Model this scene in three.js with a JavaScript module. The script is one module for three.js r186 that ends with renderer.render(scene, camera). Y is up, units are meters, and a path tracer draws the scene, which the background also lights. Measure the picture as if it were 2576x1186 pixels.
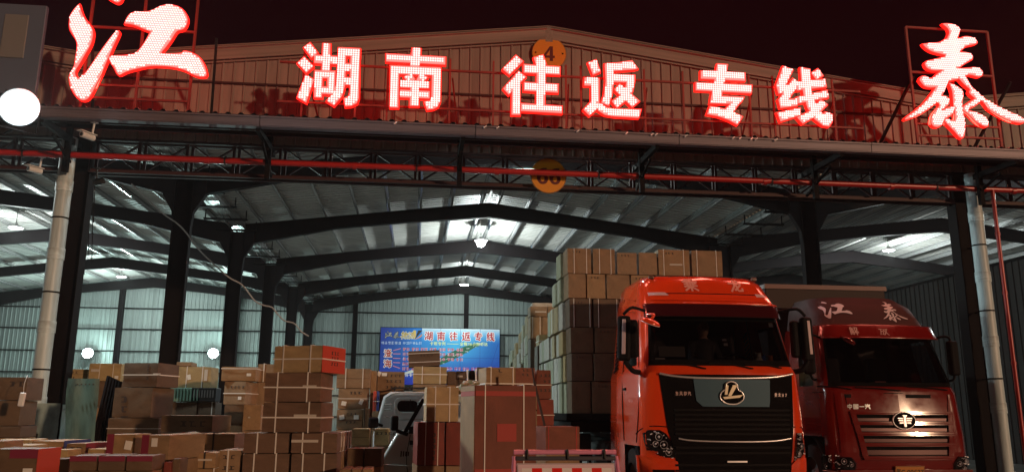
import * as THREE from 'three';
import { mergeGeometries } from 'three/addons/utils/BufferGeometryUtils.js';
import { RoundedBoxGeometry } from 'three/addons/geometries/RoundedBoxGeometry.js';
import { RectAreaLightUniformsLib } from 'three/addons/lights/RectAreaLightUniformsLib.js';
import { MarchingCubes } from 'three/addons/objects/MarchingCubes.js';
import { ImprovedNoise } from 'three/addons/math/ImprovedNoise.js';
RectAreaLightUniformsLib.init();

// ---------- camera, sky, light, exposure ----------
const V = (x, y, z) => new THREE.Vector3(x, y, z);
const scene = new THREE.Scene();
const renderer = new THREE.WebGLRenderer();
renderer.toneMapping = THREE.LinearToneMapping;
renderer.toneMappingExposure = 1;
renderer.shadowMap.enabled = true;
const FOCAL = 2040.86, PITCH = 0.2123, YAW = 0.1159, ROLL = 0.00455, EYE = V(0, 1.6, 0);
const camera = new THREE.PerspectiveCamera(2 * Math.atan(593 / FOCAL) * 180 / Math.PI, 1024 / 471, 0.1, 400);
const FWD = V(Math.sin(YAW) * Math.cos(PITCH), Math.sin(PITCH), -Math.cos(YAW) * Math.cos(PITCH));
const R0 = V(Math.cos(YAW), 0, Math.sin(YAW)), U0 = R0.clone().cross(FWD);
const RIGHT = R0.clone().multiplyScalar(Math.cos(ROLL)).addScaledVector(U0, Math.sin(ROLL));
const UP = U0.clone().multiplyScalar(Math.cos(ROLL)).addScaledVector(R0, -Math.sin(ROLL));
camera.position.copy(EYE);
camera.quaternion.setFromRotationMatrix(new THREE.Matrix4().makeBasis(RIGHT, UP, FWD.clone().negate()));
// night sky: almost black with a faint warm town glow
{
  const w = 64, h = 32, d = new Float32Array(w * h * 4);
  for (let y = 0; y < h; y++) for (let x = 0; x < w; x++) {
    const k = 0.75 + 0.25 * Math.cos(((y + 0.5) / h - 0.5) * Math.PI);
    d.set([0.0075 * k, 0.0004 * k, 0.0011 * k, 1], (y * w + x) * 4);
  }
  const t = new THREE.DataTexture(d, w, h, THREE.RGBAFormat, THREE.FloatType);
  t.mapping = THREE.EquirectangularReflectionMapping; t.magFilter = THREE.LinearFilter; t.needsUpdate = true;
  scene.background = t; scene.environment = t;
}
// far yard lamps behind the viewer, to the right (their shadows of the sign letters fall on the gable)
const yard = new THREE.DirectionalLight(new THREE.Color().setRGB(1, 0.6, 0.36), 1.4);
yard.position.set(30, 14.5, 22); yard.target.position.set(2, 8, -16);
yard.castShadow = true; yard.shadow.radius = 3; yard.shadow.mapSize.set(2048, 2048);
Object.assign(yard.shadow.camera, { left: -30, right: 30, top: 20, bottom: -20, near: 1, far: 120 });
scene.add(yard, yard.target);
scene.fog = new THREE.FogExp2(new THREE.Color().setRGB(0.8, 0.8, 0.8), 0.0004);

// ---------- helpers ----------
let seedState = 7;
const rnd = () => { seedState = (seedState * 1664525 + 1013904223) >>> 0; return seedState / 4294967296; };
const rr = (a, b) => a + (b - a) * rnd();
const noise = new ImprovedNoise();
// the point seen at (x, y) of the 2576 x 1186 photograph on the plane z = depth
function at(px, py, z) {
  const d = FWD.clone().multiplyScalar(FOCAL).addScaledVector(RIGHT, px - 1288).addScaledVector(UP, 593 - py);
  return EYE.clone().addScaledVector(d, (z - EYE.z) / d.z);
}
const names = new Map();
function numbered(n) { const k = names.get(n) ?? 0; names.set(n, k + 1); return k ? n + '_' + String(k).padStart(3, '0') : n; }
function tag(o, label, category, group, kind) {
  const u = {}; if (label) u.label = label; if (category) u.category = category; if (group) u.group = group; if (kind) u.kind = kind;
  o.userData = u; return o;
}
function thing(name, label, category, p = [0, 0, 0], ry = 0, group) {
  const o = new THREE.Group(); o.name = numbered(name); o.position.set(...p); o.rotation.y = ry; scene.add(o);
  return tag(o, label, category, group);
}
function plain(g) {
  const n = g.index ? g.toNonIndexed() : g;
  for (const k of Object.keys(n.attributes)) if (!['position', 'normal', 'uv'].includes(k)) n.deleteAttribute(k);
  if (!n.attributes.uv) n.setAttribute('uv', new THREE.BufferAttribute(new Float32Array(n.attributes.position.count * 2), 2));
  if (!n.attributes.normal) n.computeVertexNormals();
  return n;
}
const merged = (gs) => { gs = [].concat(gs); return gs.length === 1 ? gs[0] : mergeGeometries(gs.map(plain)); };
function mk(name, gs, mat, parent = scene, pos) {
  const m = new THREE.Mesh(merged(gs), mat); m.name = parent === scene ? numbered(name) : name; m.castShadow = m.receiveShadow = true;
  if (pos) m.position.set(...pos); parent.add(m); return m;
}
function struct(name, gs, mat) { return tag(mk(name, gs, mat), null, null, null, 'structure'); }
function box(w, h, d, x = 0, y = 0, z = 0, rx = 0, ry = 0, rz = 0) {
  const g = new THREE.BoxGeometry(w, h, d); const m = new THREE.Matrix4().makeRotationFromEuler(new THREE.Euler(rx, ry, rz)).setPosition(x, y, z);
  return g.applyMatrix4(m);
}
function rbox(w, h, d, r, x = 0, y = 0, z = 0, rx = 0, ry = 0, rz = 0, s = 2) {
  const g = new RoundedBoxGeometry(w, h, d, s, Math.min(r, w / 2.01, h / 2.01, d / 2.01));
  return g.applyMatrix4(new THREE.Matrix4().makeRotationFromEuler(new THREE.Euler(rx, ry, rz)).setPosition(x, y, z));
}
function bar(a, b, w, h = w, up = V(0, 1, 0)) {   // a square bar from a to b
  const d = b.clone().sub(a), l = d.length(); d.normalize();
  if (Math.abs(d.dot(up)) > 0.99) up = V(1, 0, 0);
  const x = d.clone().cross(up).normalize(), y = x.clone().cross(d).normalize();
  const g = new THREE.BoxGeometry(w, h, l);
  return g.applyMatrix4(new THREE.Matrix4().makeBasis(x, y, d.negate()).setPosition(a.clone().add(b).multiplyScalar(0.5)));
}
function rod(a, b, r, seg = 8) {
  const d = b.clone().sub(a), l = d.length();
  const g = new THREE.CylinderGeometry(r, r, l, seg);
  return g.applyMatrix4(new THREE.Matrix4().makeRotationFromQuaternion(new THREE.Quaternion().setFromUnitVectors(V(0, 1, 0), d.normalize())).setPosition(a.clone().add(b).multiplyScalar(0.5)));
}
const tube = (pts, r, seg = 24, rs = 6) => new THREE.TubeGeometry(new THREE.CatmullRomCurve3(pts), seg, r, rs);
function strip(rows, uvScale = 1) {   // a sheet through rows of points (each row the same length), smooth off
  const n = rows[0].length, pos = [], uv = [], idx = [];
  rows.forEach((r, i) => r.forEach((p, j) => { pos.push(p.x, p.y, p.z); uv.push(j * uvScale, i * uvScale); }));
  for (let i = 0; i < rows.length - 1; i++) for (let j = 0; j < n - 1; j++) { const a = i * n + j; idx.push(a, a + n, a + 1, a + 1, a + n, a + n + 1); }
  const g = new THREE.BufferGeometry();
  g.setAttribute('position', new THREE.Float32BufferAttribute(pos, 3)); g.setAttribute('uv', new THREE.Float32BufferAttribute(uv, 2)); g.setIndex(idx);
  return g;
}
function flat(g) { const n = g.index ? g.toNonIndexed() : g; n.deleteAttribute('normal'); n.computeVertexNormals(); return n; }
const rgb = (r, g, b) => new THREE.Color().setRGB(r, g, b);
const mat = (r, g, b, rough = 0.6, metal = 0, more = {}) => new THREE.MeshStandardMaterial({ color: rgb(r, g, b), roughness: rough, metalness: metal, side: THREE.DoubleSide, ...more });
const phys = (r, g, b, rough = 0.6, metal = 0, more = {}) => new THREE.MeshPhysicalMaterial({ color: rgb(r, g, b), roughness: rough, metalness: metal, side: THREE.DoubleSide, ...more });
// tileable mottled texture: layered value noise, grey around `mid`
function mottle(size, mid, amp, scales, opt = {}) {
  const d = new Uint8Array(size * size * 4), N = size;
  for (let y = 0; y < N; y++) for (let x = 0; x < N; x++) {
    let v = 0, a = 1, t = 0;
    for (const s of scales) {
      const u = x / N * s, w = y / N * s, fx = (x / N), fy = (y / N);
      // wrap by blending the four shifted copies
      const n = (p, q) => noise.noise(p, q * (opt.stretch ?? 1), s * 1.7);
      const k = n(u, w) * (1 - fx) * (1 - fy) + n(u - s, w) * fx * (1 - fy) + n(u, w - s) * (1 - fx) * fy + n(u - s, w - s) * fx * fy;
      v += k * a; t += a; a *= 0.6;
    }
    v = mid + amp * v / t * 2 + (opt.grain ?? 0) * (rnd() - 0.5);
    const c = Math.max(0, Math.min(1, v));
    const rgbv = opt.tint ? opt.tint(c) : [c, c, c];
    d.set([rgbv[0] * 255, rgbv[1] * 255, rgbv[2] * 255, 255], (y * N + x) * 4);
  }
  const tex = new THREE.DataTexture(d, N, N); tex.wrapS = tex.wrapT = THREE.RepeatWrapping; tex.magFilter = THREE.LinearFilter; tex.needsUpdate = true;
  if (opt.srgb) tex.colorSpace = THREE.SRGBColorSpace;
  return tex;
}
const rep = (t, u, v) => { const c = t.clone(); c.repeat.set(u, v); c.needsUpdate = true; return c; };
function canvasTex(w, h, draw) {
  const c = document.createElement('canvas'); c.width = w; c.height = h; const x = c.getContext('2d'); draw(x, w, h);
  const t = new THREE.CanvasTexture(c); t.colorSpace = THREE.SRGBColorSpace; t.anisotropy = 8; return t;
}
const T_soft = mottle(256, 0.82, 0.5, [3, 7, 17, 40], { grain: 0.03 });
const T_rough = mottle(256, 0.55, 0.6, [5, 13, 31, 70], { grain: 0.06 });
const T_grain = mottle(256, 0.5, 0.7, [9, 30, 90], { grain: 0.2 });
const M = {
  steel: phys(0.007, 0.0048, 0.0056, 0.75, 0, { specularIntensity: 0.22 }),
  truss: phys(0.05, 0.02, 0.022, 0.6, 0, { specularIntensity: 0.6 }),
  galv: mat(0.42, 0.42, 0.42, 0.5, 0.55, { map: rep(T_soft, 0.5, 0.5), roughnessMap: T_rough }),
  roofSheet: mat(0.66, 0.65, 0.62, 0.58, 0.0, { map: rep(T_soft, 0.35, 0.35) }),
  gable: mat(0.28, 0.225, 0.195, 0.6, 0.0, { map: rep(T_soft, 0.4, 0.4) }),
  backWall: mat(0.27, 0.32, 0.305, 0.6, 0.1, { map: rep(T_soft, 0.4, 0.4) }),
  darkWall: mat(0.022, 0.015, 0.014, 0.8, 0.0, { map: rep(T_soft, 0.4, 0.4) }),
  redPaint: phys(0.42, 0.012, 0.01, 0.4, 0, { clearcoat: 0.3, clearcoatRoughness: 0.3 }),
  pvc: mat(0.6, 0.74, 0.78, 0.45, 0, { map: rep(T_soft, 1, 1) }),
  concrete: mat(0.2, 0.19, 0.18, 0.9, 0, { map: rep(T_soft, 40, 40), bumpMap: rep(T_grain, 90, 90), bumpScale: 0.006 }),
  black: mat(0.012, 0.012, 0.013, 0.5),
  rubber: mat(0.014, 0.014, 0.015, 0.85, 0, { bumpMap: T_grain, bumpScale: 0.003 }),
  white: mat(0.75, 0.75, 0.74, 0.5),
  chrome: mat(0.8, 0.8, 0.83, 0.3, 0.75),
  frameRed: mat(0.3, 0.03, 0.025, 0.6),
};
const ripple = (t, pitch, hgt, base = 0.5, ramp = 0.12) => {   // trapezoid rib profile along t
  const u = ((t / pitch) % 1 + 1) % 1, w = base / 2;
  const d = Math.abs(u - 0.5);
  return hgt * Math.max(0, Math.min(1, (w - d) / ramp + 0.0));
};

// ---------- ground and warehouse ----------
{
  const g = new THREE.PlaneGeometry(300, 300); g.rotateX(-Math.PI / 2); g.translate(0, 0, -60);
  struct('ground', g, M.concrete);
}
const XL = -6.86, XR = 12.28, SPAN = XR - XL, RIDGE_X = (XL + XR) / 2, Z0 = -16.68, BAY = 7.2, ZB = -52.7, RIDGE_Y = 9.85, SLOPE = 0.125;
const roofY = (x, k = 0) => RIDGE_Y - SLOPE * Math.abs(x - (RIDGE_X + k * SPAN));
const warehouse = thing('warehouse', 'open steel portal warehouse of three bays with pale ribbed gable and corrugated roof', 'warehouse');
{
  // corrugated roof sheets, ribs running down the slope
  const pitch = 0.3, zs = [];
  for (let z = 0; z > ZB - 0.4 + 16.3; z -= pitch) zs.push([z, 0], [z - 0.15, 0], [z - 0.18, 0.075], [z - 0.24, 0.075], [z - 0.27, 0]);
  for (const k of [-1, 0, 1]) for (const s of [-1, 1]) {
    const xr = RIDGE_X + k * SPAN, xe = xr + s * (SPAN / 2 - 0.12), xs = [xr + s * 0.05, (xr + xe) / 2, xe];
    mk('roof_sheet', flat(strip(zs.map(([z, h]) => xs.map((x) => V(x, roofY(x, k) + h, -16.3 + z))), 0.5)), M.roofSheet, warehouse);
  }
  for (const k of [-1, 0, 1]) mk('ridge_cap', box(0.22, 0.012, 36.2, RIDGE_X + k * SPAN, RIDGE_Y + 0.055, -34.75), M.roofSheet, warehouse);
  // purlins: Z sections, one geometry for each side
  const len = ZB + 16.5, pur = merged([box(0.015, 0.2, -len, 0, -0.1, 0), box(0.07, 0.012, -len, 0.035, -0.2, 0), box(0.07, 0.012, -len, -0.035, -0.006, 0)]);
  for (const k of [-1, 0, 1]) for (const s of [-1, 1]) for (let i = 0; i < 8; i++) {
    const x = RIDGE_X + k * SPAN + s * (0.35 + i * 1.2);
    const m = mk('purlin', pur, M.galv, warehouse, [x, roofY(x, k) - 0.008, (-16.5 + ZB) / 2]); m.rotation.z = -s * Math.atan(SLOPE);
  }
  // rafters: tapered I sections, deeper at the column and the apex
  const rafter = (k, s) => {
    const xr = RIDGE_X + k * SPAN, P = (x, y) => [x - xr, y];
    const top = (t) => roofY(xr + s * t * SPAN / 2, k) - 0.22, dep = (t) => t < 0.35 ? 0.56 - t * 0.3 : 0.455 + Math.max(0, t - 0.62) * 0.9, ts = [0, 0.12, 0.35, 0.62, 0.8, 0.975];
    const sh = new THREE.Shape();
    ts.forEach((t, i) => { const [x, y] = P(xr + s * t * SPAN / 2, top(t)); i ? sh.lineTo(x, y) : sh.moveTo(x, y); });
    [...ts].reverse().forEach((t) => { const [x, y] = P(xr + s * t * SPAN / 2, top(t) - dep(t)); sh.lineTo(x, y); });
    const web = new THREE.ExtrudeGeometry(sh, { depth: 0.016, bevelEnabled: false }); web.translate(0, 0, -0.008);
    const gs = [web];
    for (let i = 0; i < ts.length - 1; i++) for (const low of [0, 1]) {
      const p = (t) => V(s * t * SPAN / 2, top(t) - (low ? dep(t) + 0.009 : -0.009), 0);
      gs.push(bar(p(ts[i]), p(ts[i + 1]), 0.22, 0.018));
    }
    return merged(gs);
  };
  const geo = { '-1': rafter(0, -1), 1: rafter(0, 1) };
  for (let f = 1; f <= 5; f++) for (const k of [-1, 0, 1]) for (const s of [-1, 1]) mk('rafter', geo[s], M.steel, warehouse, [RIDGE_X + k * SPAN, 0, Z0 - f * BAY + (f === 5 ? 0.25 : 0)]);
  // columns with flared heads
  const col = [box(0.016, 8.2, 0.24, -0.25, 4.1, 0), box(0.016, 8.2, 0.24, 0.25, 4.1, 0), box(0.484, 8.2, 0.016, 0, 4.1, 0)];
  for (const s of [-1, 1]) {
    const sh = new THREE.Shape(); sh.moveTo(s * 0.26, 6.75); sh.lineTo(s * 0.3, 7.2); sh.lineTo(s * 0.62, 7.75); sh.lineTo(s * 0.62, 8.2); sh.lineTo(s * 0.26, 8.2);
    const e = new THREE.ExtrudeGeometry(sh, { depth: 0.2, bevelEnabled: false }); e.translate(0, 0, -0.1); col.push(e);
  }
  const colGeo = merged(col), plainCol = merged([box(0.016, 8.3, 0.3, -0.23, 4.15, 0), box(0.016, 8.3, 0.3, 0.23, 4.15, 0), box(0.444, 8.3, 0.016, 0, 4.15, 0)]);
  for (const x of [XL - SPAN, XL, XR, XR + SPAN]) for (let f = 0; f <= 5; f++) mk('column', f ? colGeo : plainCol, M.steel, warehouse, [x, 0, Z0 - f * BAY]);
  // valley gutters with hangers
  for (const x of [XL, XR]) {
    mk('valley_gutter', [box(0.5, 0.012, 36, 0, 8.3, -34.6), box(0.012, 0.3, 36, -0.25, 8.45, -34.6), box(0.012, 0.3, 36, 0.25, 8.45, -34.6)], M.galv, warehouse, [x, 0, 0]);
    const hang = merged([box(1.5, 0.05, 0.16, 0, 8.2, 0), box(0.03, 0.35, 0.05, 0.7, 8.36, 0), box(0.03, 0.35, 0.05, -0.7, 8.36, 0)]);
    for (let z = -18.2; z > -52; z -= 1.8) mk('gutter_bracket', hang, M.steel, warehouse, [x, 0, z]);
  }
  // back wall: ribbed sheets, girts, posts
  const ribs = (x0, x1, topAt, z, pitch2 = 0.25, y0 = 0, depth = 0.03) => {
    const a = [], b = [];
    for (let x = x0; x < x1 - 1e-6; x += pitch2) for (const [dx, h] of [[0, 0], [pitch2 * 0.62, 0], [pitch2 * 0.72, 1], [pitch2 * 0.9, 1], [pitch2, 0]]) { const q = Math.min(x + dx, x1); a.push(V(q, y0, z + h * depth)); b.push(V(q, topAt(q), z + h * depth)); }
    return flat(strip([a, b], 0.4));
  };
  for (const k of [-1, 0, 1]) for (const s of [-1, 1]) {
    const xr = RIDGE_X + k * SPAN, lo = s < 0 ? xr - SPAN / 2 : xr, hi = s < 0 ? xr : xr + SPAN / 2;
    mk('back_wall_sheet', ribs(lo, hi, (x) => roofY(x, k) - 0.02, ZB - 0.25), M.backWall, warehouse);
  }
  const girt = box(SPAN * 3, 0.07, 0.09, RIDGE_X, 0, ZB - 0.15);
  for (const y of [1.2, 2.5, 3.8, 5.1, 6.45, 7.75]) mk('girt', girt, M.steel, warehouse, [0, y, 0]);
  for (const x of [-18.3, -11.3, -3.95, 3.15, 8.6, 19.2, 25.4]) mk('wall_post', [box(0.03, 9.2, 0.3, -0.13, 4.6, 0), box(0.03, 9.2, 0.3, 0.13, 4.6, 0), box(0.23, 9.2, 0.02, 0, 4.6, 0)], M.steel, warehouse, [x, 0, ZB + 0.02]);
  // end walls left and right
  for (const x of [XL - SPAN - 0.3, XR + SPAN + 0.3]) { const g = ribs(-53, -16.7, () => 8.6, 0); g.rotateY(Math.PI / 2); g.applyMatrix4(new THREE.Matrix4().makeScale(1, 1, -1)); g.computeVertexNormals(); mk('end_wall_sheet', g, M.backWall, warehouse, [x, 0, 0]); }
  // gable above the canopy: ribbed sheets 0.9 m wide, then the verge trim
  const GZ = -16.45, sheetW = 0.9;
  const gable = (k, x0, x1) => {
    for (let x = x0; x < x1 - 0.01; x += sheetW) {
      const xa = x - x0, xb = Math.min(x + sheetW, x1) - x0;
      const a = [], b = [];
      for (let q = xa; q < xb - 1e-6; q += 0.225) for (const [dx, h] of [[0, 0], [0.175, 0], [0.188, 1], [0.212, 1], [0.225, 0]]) { const p = Math.min(q + dx, xb) + x0; a.push(V(p, 6.95, GZ + h * 0.028)); b.push(V(p, roofY(p, k) - 0.05, GZ + h * 0.028)); }
      mk('wall_sheet', flat(strip([a, b], 0.4)), M.gable, warehouse);
    }
  };
  gable(0, XL, XR); gable(-1, XL - 6, XL); gable(1, XR, XR + 7);
  for (const [k, ends] of [[0, [[XL, 2], [RIDGE_X, 1]]], [-1, [[XL - 6, 3]]], [1, [[XR, 4]]]]) {
    const lo = k === 0 ? XL : k < 0 ? XL - 6 : XR, hi = k === 0 ? XR : k < 0 ? XL : XR + 7, xr = RIDGE_X + k * SPAN;
    for (const [a, b] of lo < xr && xr < hi ? [[lo, xr], [xr, hi]] : [[lo, hi]]) {
      mk('verge_trim', [bar(V(a, roofY(a, k) - 0.09, GZ + 0.06), V(b, roofY(b, k) - 0.09, GZ + 0.06), 0.05, 0.3, V(0, 1, 0)), bar(V(a, roofY(a, k) + 0.065, GZ - 0.04), V(b, roofY(b, k) + 0.065, GZ - 0.04), 0.3, 0.02), bar(V(a, roofY(a, k) - 0.285, GZ + 0.045), V(b, roofY(b, k) - 0.285, GZ + 0.045), 0.03, 0.035)], M.gable, warehouse);
    }
  }
  mk('verge_trim', [box(0.16, 0.34, 0.05, RIDGE_X, RIDGE_Y - 0.13, GZ + 0.062)], M.gable, warehouse);
  // horizontal girt lines on the gable
  mk('gable_rail', [bar(V(XL, 8.24, GZ + 0.05), V(XR, 8.24, GZ + 0.05), 0.03, 0.04)], M.truss, warehouse);
}
// partition wall in the right bay, running back along the depth
{
  const a = [], b = [];
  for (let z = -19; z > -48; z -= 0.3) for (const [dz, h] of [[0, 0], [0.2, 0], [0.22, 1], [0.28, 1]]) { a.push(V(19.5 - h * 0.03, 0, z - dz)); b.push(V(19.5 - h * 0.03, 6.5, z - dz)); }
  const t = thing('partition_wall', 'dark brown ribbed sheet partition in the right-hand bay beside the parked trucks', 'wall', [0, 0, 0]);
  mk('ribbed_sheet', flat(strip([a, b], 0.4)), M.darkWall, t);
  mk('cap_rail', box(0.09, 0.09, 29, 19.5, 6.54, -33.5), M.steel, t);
}
// ---------- canopy over the opening ----------
const CZ = -14.7, CY = 6.93, CBX = 7.14;
const canopyY = (z) => CY + (CBX - CY) * (CZ - z) / (CZ + 16.4);
{
  const t = thing('canopy', 'corrugated canopy roof along the warehouse front carrying the red sign letters', 'canopy', [0, 0, 0]);
  const x0 = -15, x1 = 21, pitch = 0.23, canopyMat = mat(0.2, 0.16, 0.19, 0.5, 0.3, { map: rep(T_soft, 0.5, 0.5) });
  const xs = [];
  for (let x = x0; x < x1; x += pitch) xs.push([x, 0], [x + 0.1, 0], [x + 0.13, 0.035], [x + 0.18, 0.035], [x + 0.21, 0]);
  for (let sx = 0; sx < xs.length - 1; sx += 20) {
    const part = xs.slice(sx, sx + 21);
    mk('canopy_sheet', flat(strip([CZ + 0.06, -15.5, -16.4].map((z) => part.map(([x, h]) => V(x, canopyY(z) + h, z))), 0.4)), canopyMat, t);
  }
  for (let x = x0; x < x1 - 0.1; x += 4) mk('gutter', [box(3.985, 0.17, 0.02, x + 2, CY - 0.11, CZ + 0.03), box(3.985, 0.02, 0.16, x + 2, CY - 0.2, CZ - 0.06), box(3.985, 0.035, 0.03, x + 2, CY - 0.035, CZ + 0.05), box(3.985, 0.13, 0.02, x + 2, CY - 0.1, CZ - 0.15)], canopyMat, t);
  for (const z of [-15.08, -15.5, -15.95]) mk('canopy_purlin', [box(36, 0.11, 0.02, 3, canopyY(z) - 0.06, z), box(36, 0.015, 0.06, 3, canopyY(z) - 0.12, z + 0.025)], M.truss, t);
  for (const x of [-12.6, XL, -3.05, 0.77, 4.6, 8.44, XR, 16.4]) mk('canopy_arm', [bar(V(x, 6.72, -14.8), V(x, 6.75, -16.5), 0.08, 0.12), bar(V(x, 6.6, -15.3), V(x, 6.25, -16.4), 0.045, 0.045), box(0.1, 0.95, 0.1, x, 6.55, -15.98)], M.steel, t);
  for (let i = 0; i < 14; i++) { const x = rr(-2, 7); mk('screw', rod(V(x, 6.86, -14.62), V(x + 0.05, 6.9, -14.62), 0.012, 5), M.white, t); }
}
// lattice girder between the front columns
{
  const make = (name, label, x0, x1) => {
    const t = thing(name, label, 'girder', [0, 0, 0]);
    const yT = 6.95, yB = 6.28, n = Math.round((x1 - x0) / 0.95), st = (x1 - x0) / n;
    for (const zz of [-16.52, -16.74]) {
      mk('top_chord', [box(x1 - x0, 0.09, 0.012, (x0 + x1) / 2, yT, zz), box(x1 - x0, 0.012, 0.08, (x0 + x1) / 2, yT - 0.045, zz + 0.04)], M.truss, t);
      mk('bottom_chord', [box(x1 - x0, 0.1, 0.012, (x0 + x1) / 2, yB, zz), box(x1 - x0, 0.012, 0.09, (x0 + x1) / 2, yB - 0.05, zz + 0.045)], M.truss, t);
    }
    for (let i = 0; i <= n; i++) { const x = x0 + i * st; mk('upright', [box(0.055, yT - yB, 0.05, x - 0.045, (yT + yB) / 2, -16.6), box(0.055, yT - yB, 0.05, x + 0.045, (yT + yB) / 2, -16.66)], M.truss, t); }
    for (let i = 0; i < n; i++) {
      const a = x0 + i * st + 0.06, b = a + st - 0.12;
      mk('brace', bar(V(a, yT - 0.05, -16.585), V(b, yB + 0.05, -16.585), 0.06, 0.03), M.truss, t);
      mk('brace', bar(V(a, yB + 0.05, -16.67), V(b, yT - 0.05, -16.67), 0.06, 0.03), M.truss, t);
    }
  };
  make('lattice_girder', 'dark X-braced lattice girder across the middle opening behind the red pipe', XL + 0.25, XR - 0.25);
  make('lattice_girder', 'dark X-braced lattice girder left of the left white drainpipe', XL - 7, XL - 0.25);
  make('lattice_girder', 'dark X-braced lattice girder right of the right white drainpipe', XR + 0.25, XR + 8);
}
// red fire main with its drop
{
  const t = thing('fire_main', 'long red painted pipe running across in front of the girder', 'pipe', [0, 0, 0]);
  mk('pipe', rod(V(-14, 6.45, -16.08), V(20, 6.47, -16.08), 0.066, 14), M.redPaint, t);
  for (let x = -13; x < 20; x += 2.9) mk('coupling', rod(V(x, 6.45, -16.08), V(x + 0.09, 6.45, -16.08), 0.078, 14), M.redPaint, t);
  for (let x = -11.5; x < 20; x += 3.8) mk('bracket', [bar(V(x, 6.54, -16.08), V(x, 6.54, -16.5), 0.03), rod(V(x - 0.015, 6.45, -16.08), V(x + 0.015, 6.45, -16.08), 0.082, 14)], M.truss, t);
  const d = thing('drop_pipe', 'thin red pipe dropping down right of the right white drainpipe', 'pipe', [0, 0, 0]);
  mk('pipe', rod(V(12.58, 0.02, -16.0), V(12.58, 6.42, -16.0), 0.042, 12), M.redPaint, d);
  for (const y of [1.2, 2.6, 4.1, 5.4]) mk('coupling', rod(V(12.58, y, -16.0), V(12.58, y + 0.07, -16.0), 0.052, 12), M.redPaint, d);
}
// white drainpipes
for (const [x, label] of [[-6.95, 'white plastic drainpipe beside the left front column'], [12.3, 'white plastic drainpipe beside the right front column']]) {
  const t = thing('drainpipe', label, 'drainpipe', [x, 0, -16.25]);
  mk('pipe', rod(V(0, 0, 0), V(0, 6.85, 0), 0.145, 24), M.pvc, t);
  for (const y of [1.6, 3.0, 4.4, 5.75]) mk('socket', rod(V(0, y, 0), V(0, y + 0.22, 0), 0.158, 24), M.pvc, t);
  for (const y of [2.3, 3.75, 5.2]) mk('clip', [rod(V(0, y, 0), V(0, y + 0.03, 0), 0.152, 24), box(0.05, 0.03, 0.25, 0, y + 0.015, -0.25)], M.steel, t);
}
// round number discs
function disc(name, label, text, x, y, z) {
  const t = thing(name, label, 'sign', [x, y, z]);
  const tex = canvasTex(256, 256, (c) => {
    c.fillStyle = '#d98a18'; c.fillRect(0, 0, 256, 256); c.fillStyle = '#5c0f0b'; c.font = 'bold 168px sans-serif'; c.textAlign = 'center'; c.textBaseline = 'middle'; c.fillText(text, 128, 134);
  });
  const f = new THREE.CircleGeometry(0.37, 48); f.translate(0, 0, 0.014);
  mk('face', f, new THREE.MeshStandardMaterial({ map: tex, roughness: 0.5 }), t);
  const r = new THREE.CylinderGeometry(0.375, 0.375, 0.024, 48); r.rotateX(Math.PI / 2); mk('plate', r, mat(0.5, 0.22, 0.02, 0.5), t);
  mk('rim', new THREE.TorusGeometry(0.372, 0.016, 8, 48), mat(0.3, 0.13, 0.03, 0.5), t); for (const s of [-1, 1]) mk('bolt', rod(V(s * 0.3, 0, 0.01), V(s * 0.3, 0, 0.03), 0.016, 8), M.steel, t);
}
disc('number_disc', 'round yellow disc with a dark red 4 high on the gable', '4', 2.71, 9.28, -16.38);
disc('number_disc', 'round yellow disc with dark red 66 hanging on the girder behind the red pipe', '66', 2.67, 6.46, -16.3);
// blank sign board at the far left, seen from the front
{
  const t = thing('sign_board', 'pale blank board standing on the canopy at the far left edge', 'sign board', [0, 0, 0]);
  mk('panel', rbox(1.3, 1.75, 0.1, 0.02, -7.63, 8.02, -14.75), mat(0.11, 0.13, 0.19, 0.5), t);
  mk('raised_panel', rbox(0.42, 0.85, 0.03, 0.015, -7.47, 8.25, -14.69, 0, 0, 0, 3), mat(0.2, 0.19, 0.19, 0.5), t);
  for (const x of [-8.1, -7.2]) mk('post', bar(V(x, 6.97, -14.9), V(x, 7.6, -14.83), 0.06), M.steel, t);
}
// cameras and lamps at the front
function bullet(label, x, y, z, ry, dark) {
  const t = thing('security_camera', label, 'security camera', [x, y, z], ry);
  mk('housing', [rod(V(0, 0, 0.14), V(0, 0, -0.12), 0.055, 14), box(0.13, 0.012, 0.34, 0, 0.06, 0.03)], dark ? M.black : M.white, t);
  mk('lens', rod(V(0, 0, 0.141), V(0, 0, 0.15), 0.035, 14), M.black, t);
  mk('bracket', [rod(V(0, 0.05, -0.08), V(0, 0.3, -0.1), 0.018), box(0.1, 0.02, 0.1, 0, 0.3, -0.1)], dark ? M.black : M.white, t);
}
bullet('white bullet camera under the canopy edge left of the girder', -6.02, 6.42, -14.78, -0.5, false);
bullet('black camera hanging under the girder beside the left front column', -6.3, 5.95, -16.2, 0.9, true);
bullet('pale camera on the girder at the far left by the drainpipe', -7.5, 6.15, -16.2, -0.6, false);
{
  const t = thing('hanging_cords', 'thin dark cords hanging from the girder beside the left front column', 'cords', [0, 0, 0]);
  for (const [x, y] of [[211, 690], [221, 640], [230, 660], [234, 560]]) { const a = at(x + 4, 452, -17), b = at(x, y, -17); mk('cord', tube([a, a.clone().lerp(b, 0.5).add(V(0.02, 0, 0.05)), b], 0.009, 16, 5), M.steel, t); }
}
{
  const t = thing('cable', 'loose pale cable swinging down past the columns into the hall', 'cable', [0, 0, 0]);
  const px = [[330, 462], [411, 538], [443, 560], [468, 585], [500, 628], [536, 663], [578, 699], [607, 715], [644, 759], [665, 768], [683, 772], [698, 790], [715, 806], [740, 813], [758, 834], [776, 845]];
  mk('wire', tube(px.map(([x, y]) => at(x, y, -22.5)), 0.022, 80, 6), mat(0.3, 0.27, 0.25, 0.6), t);
}

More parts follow.
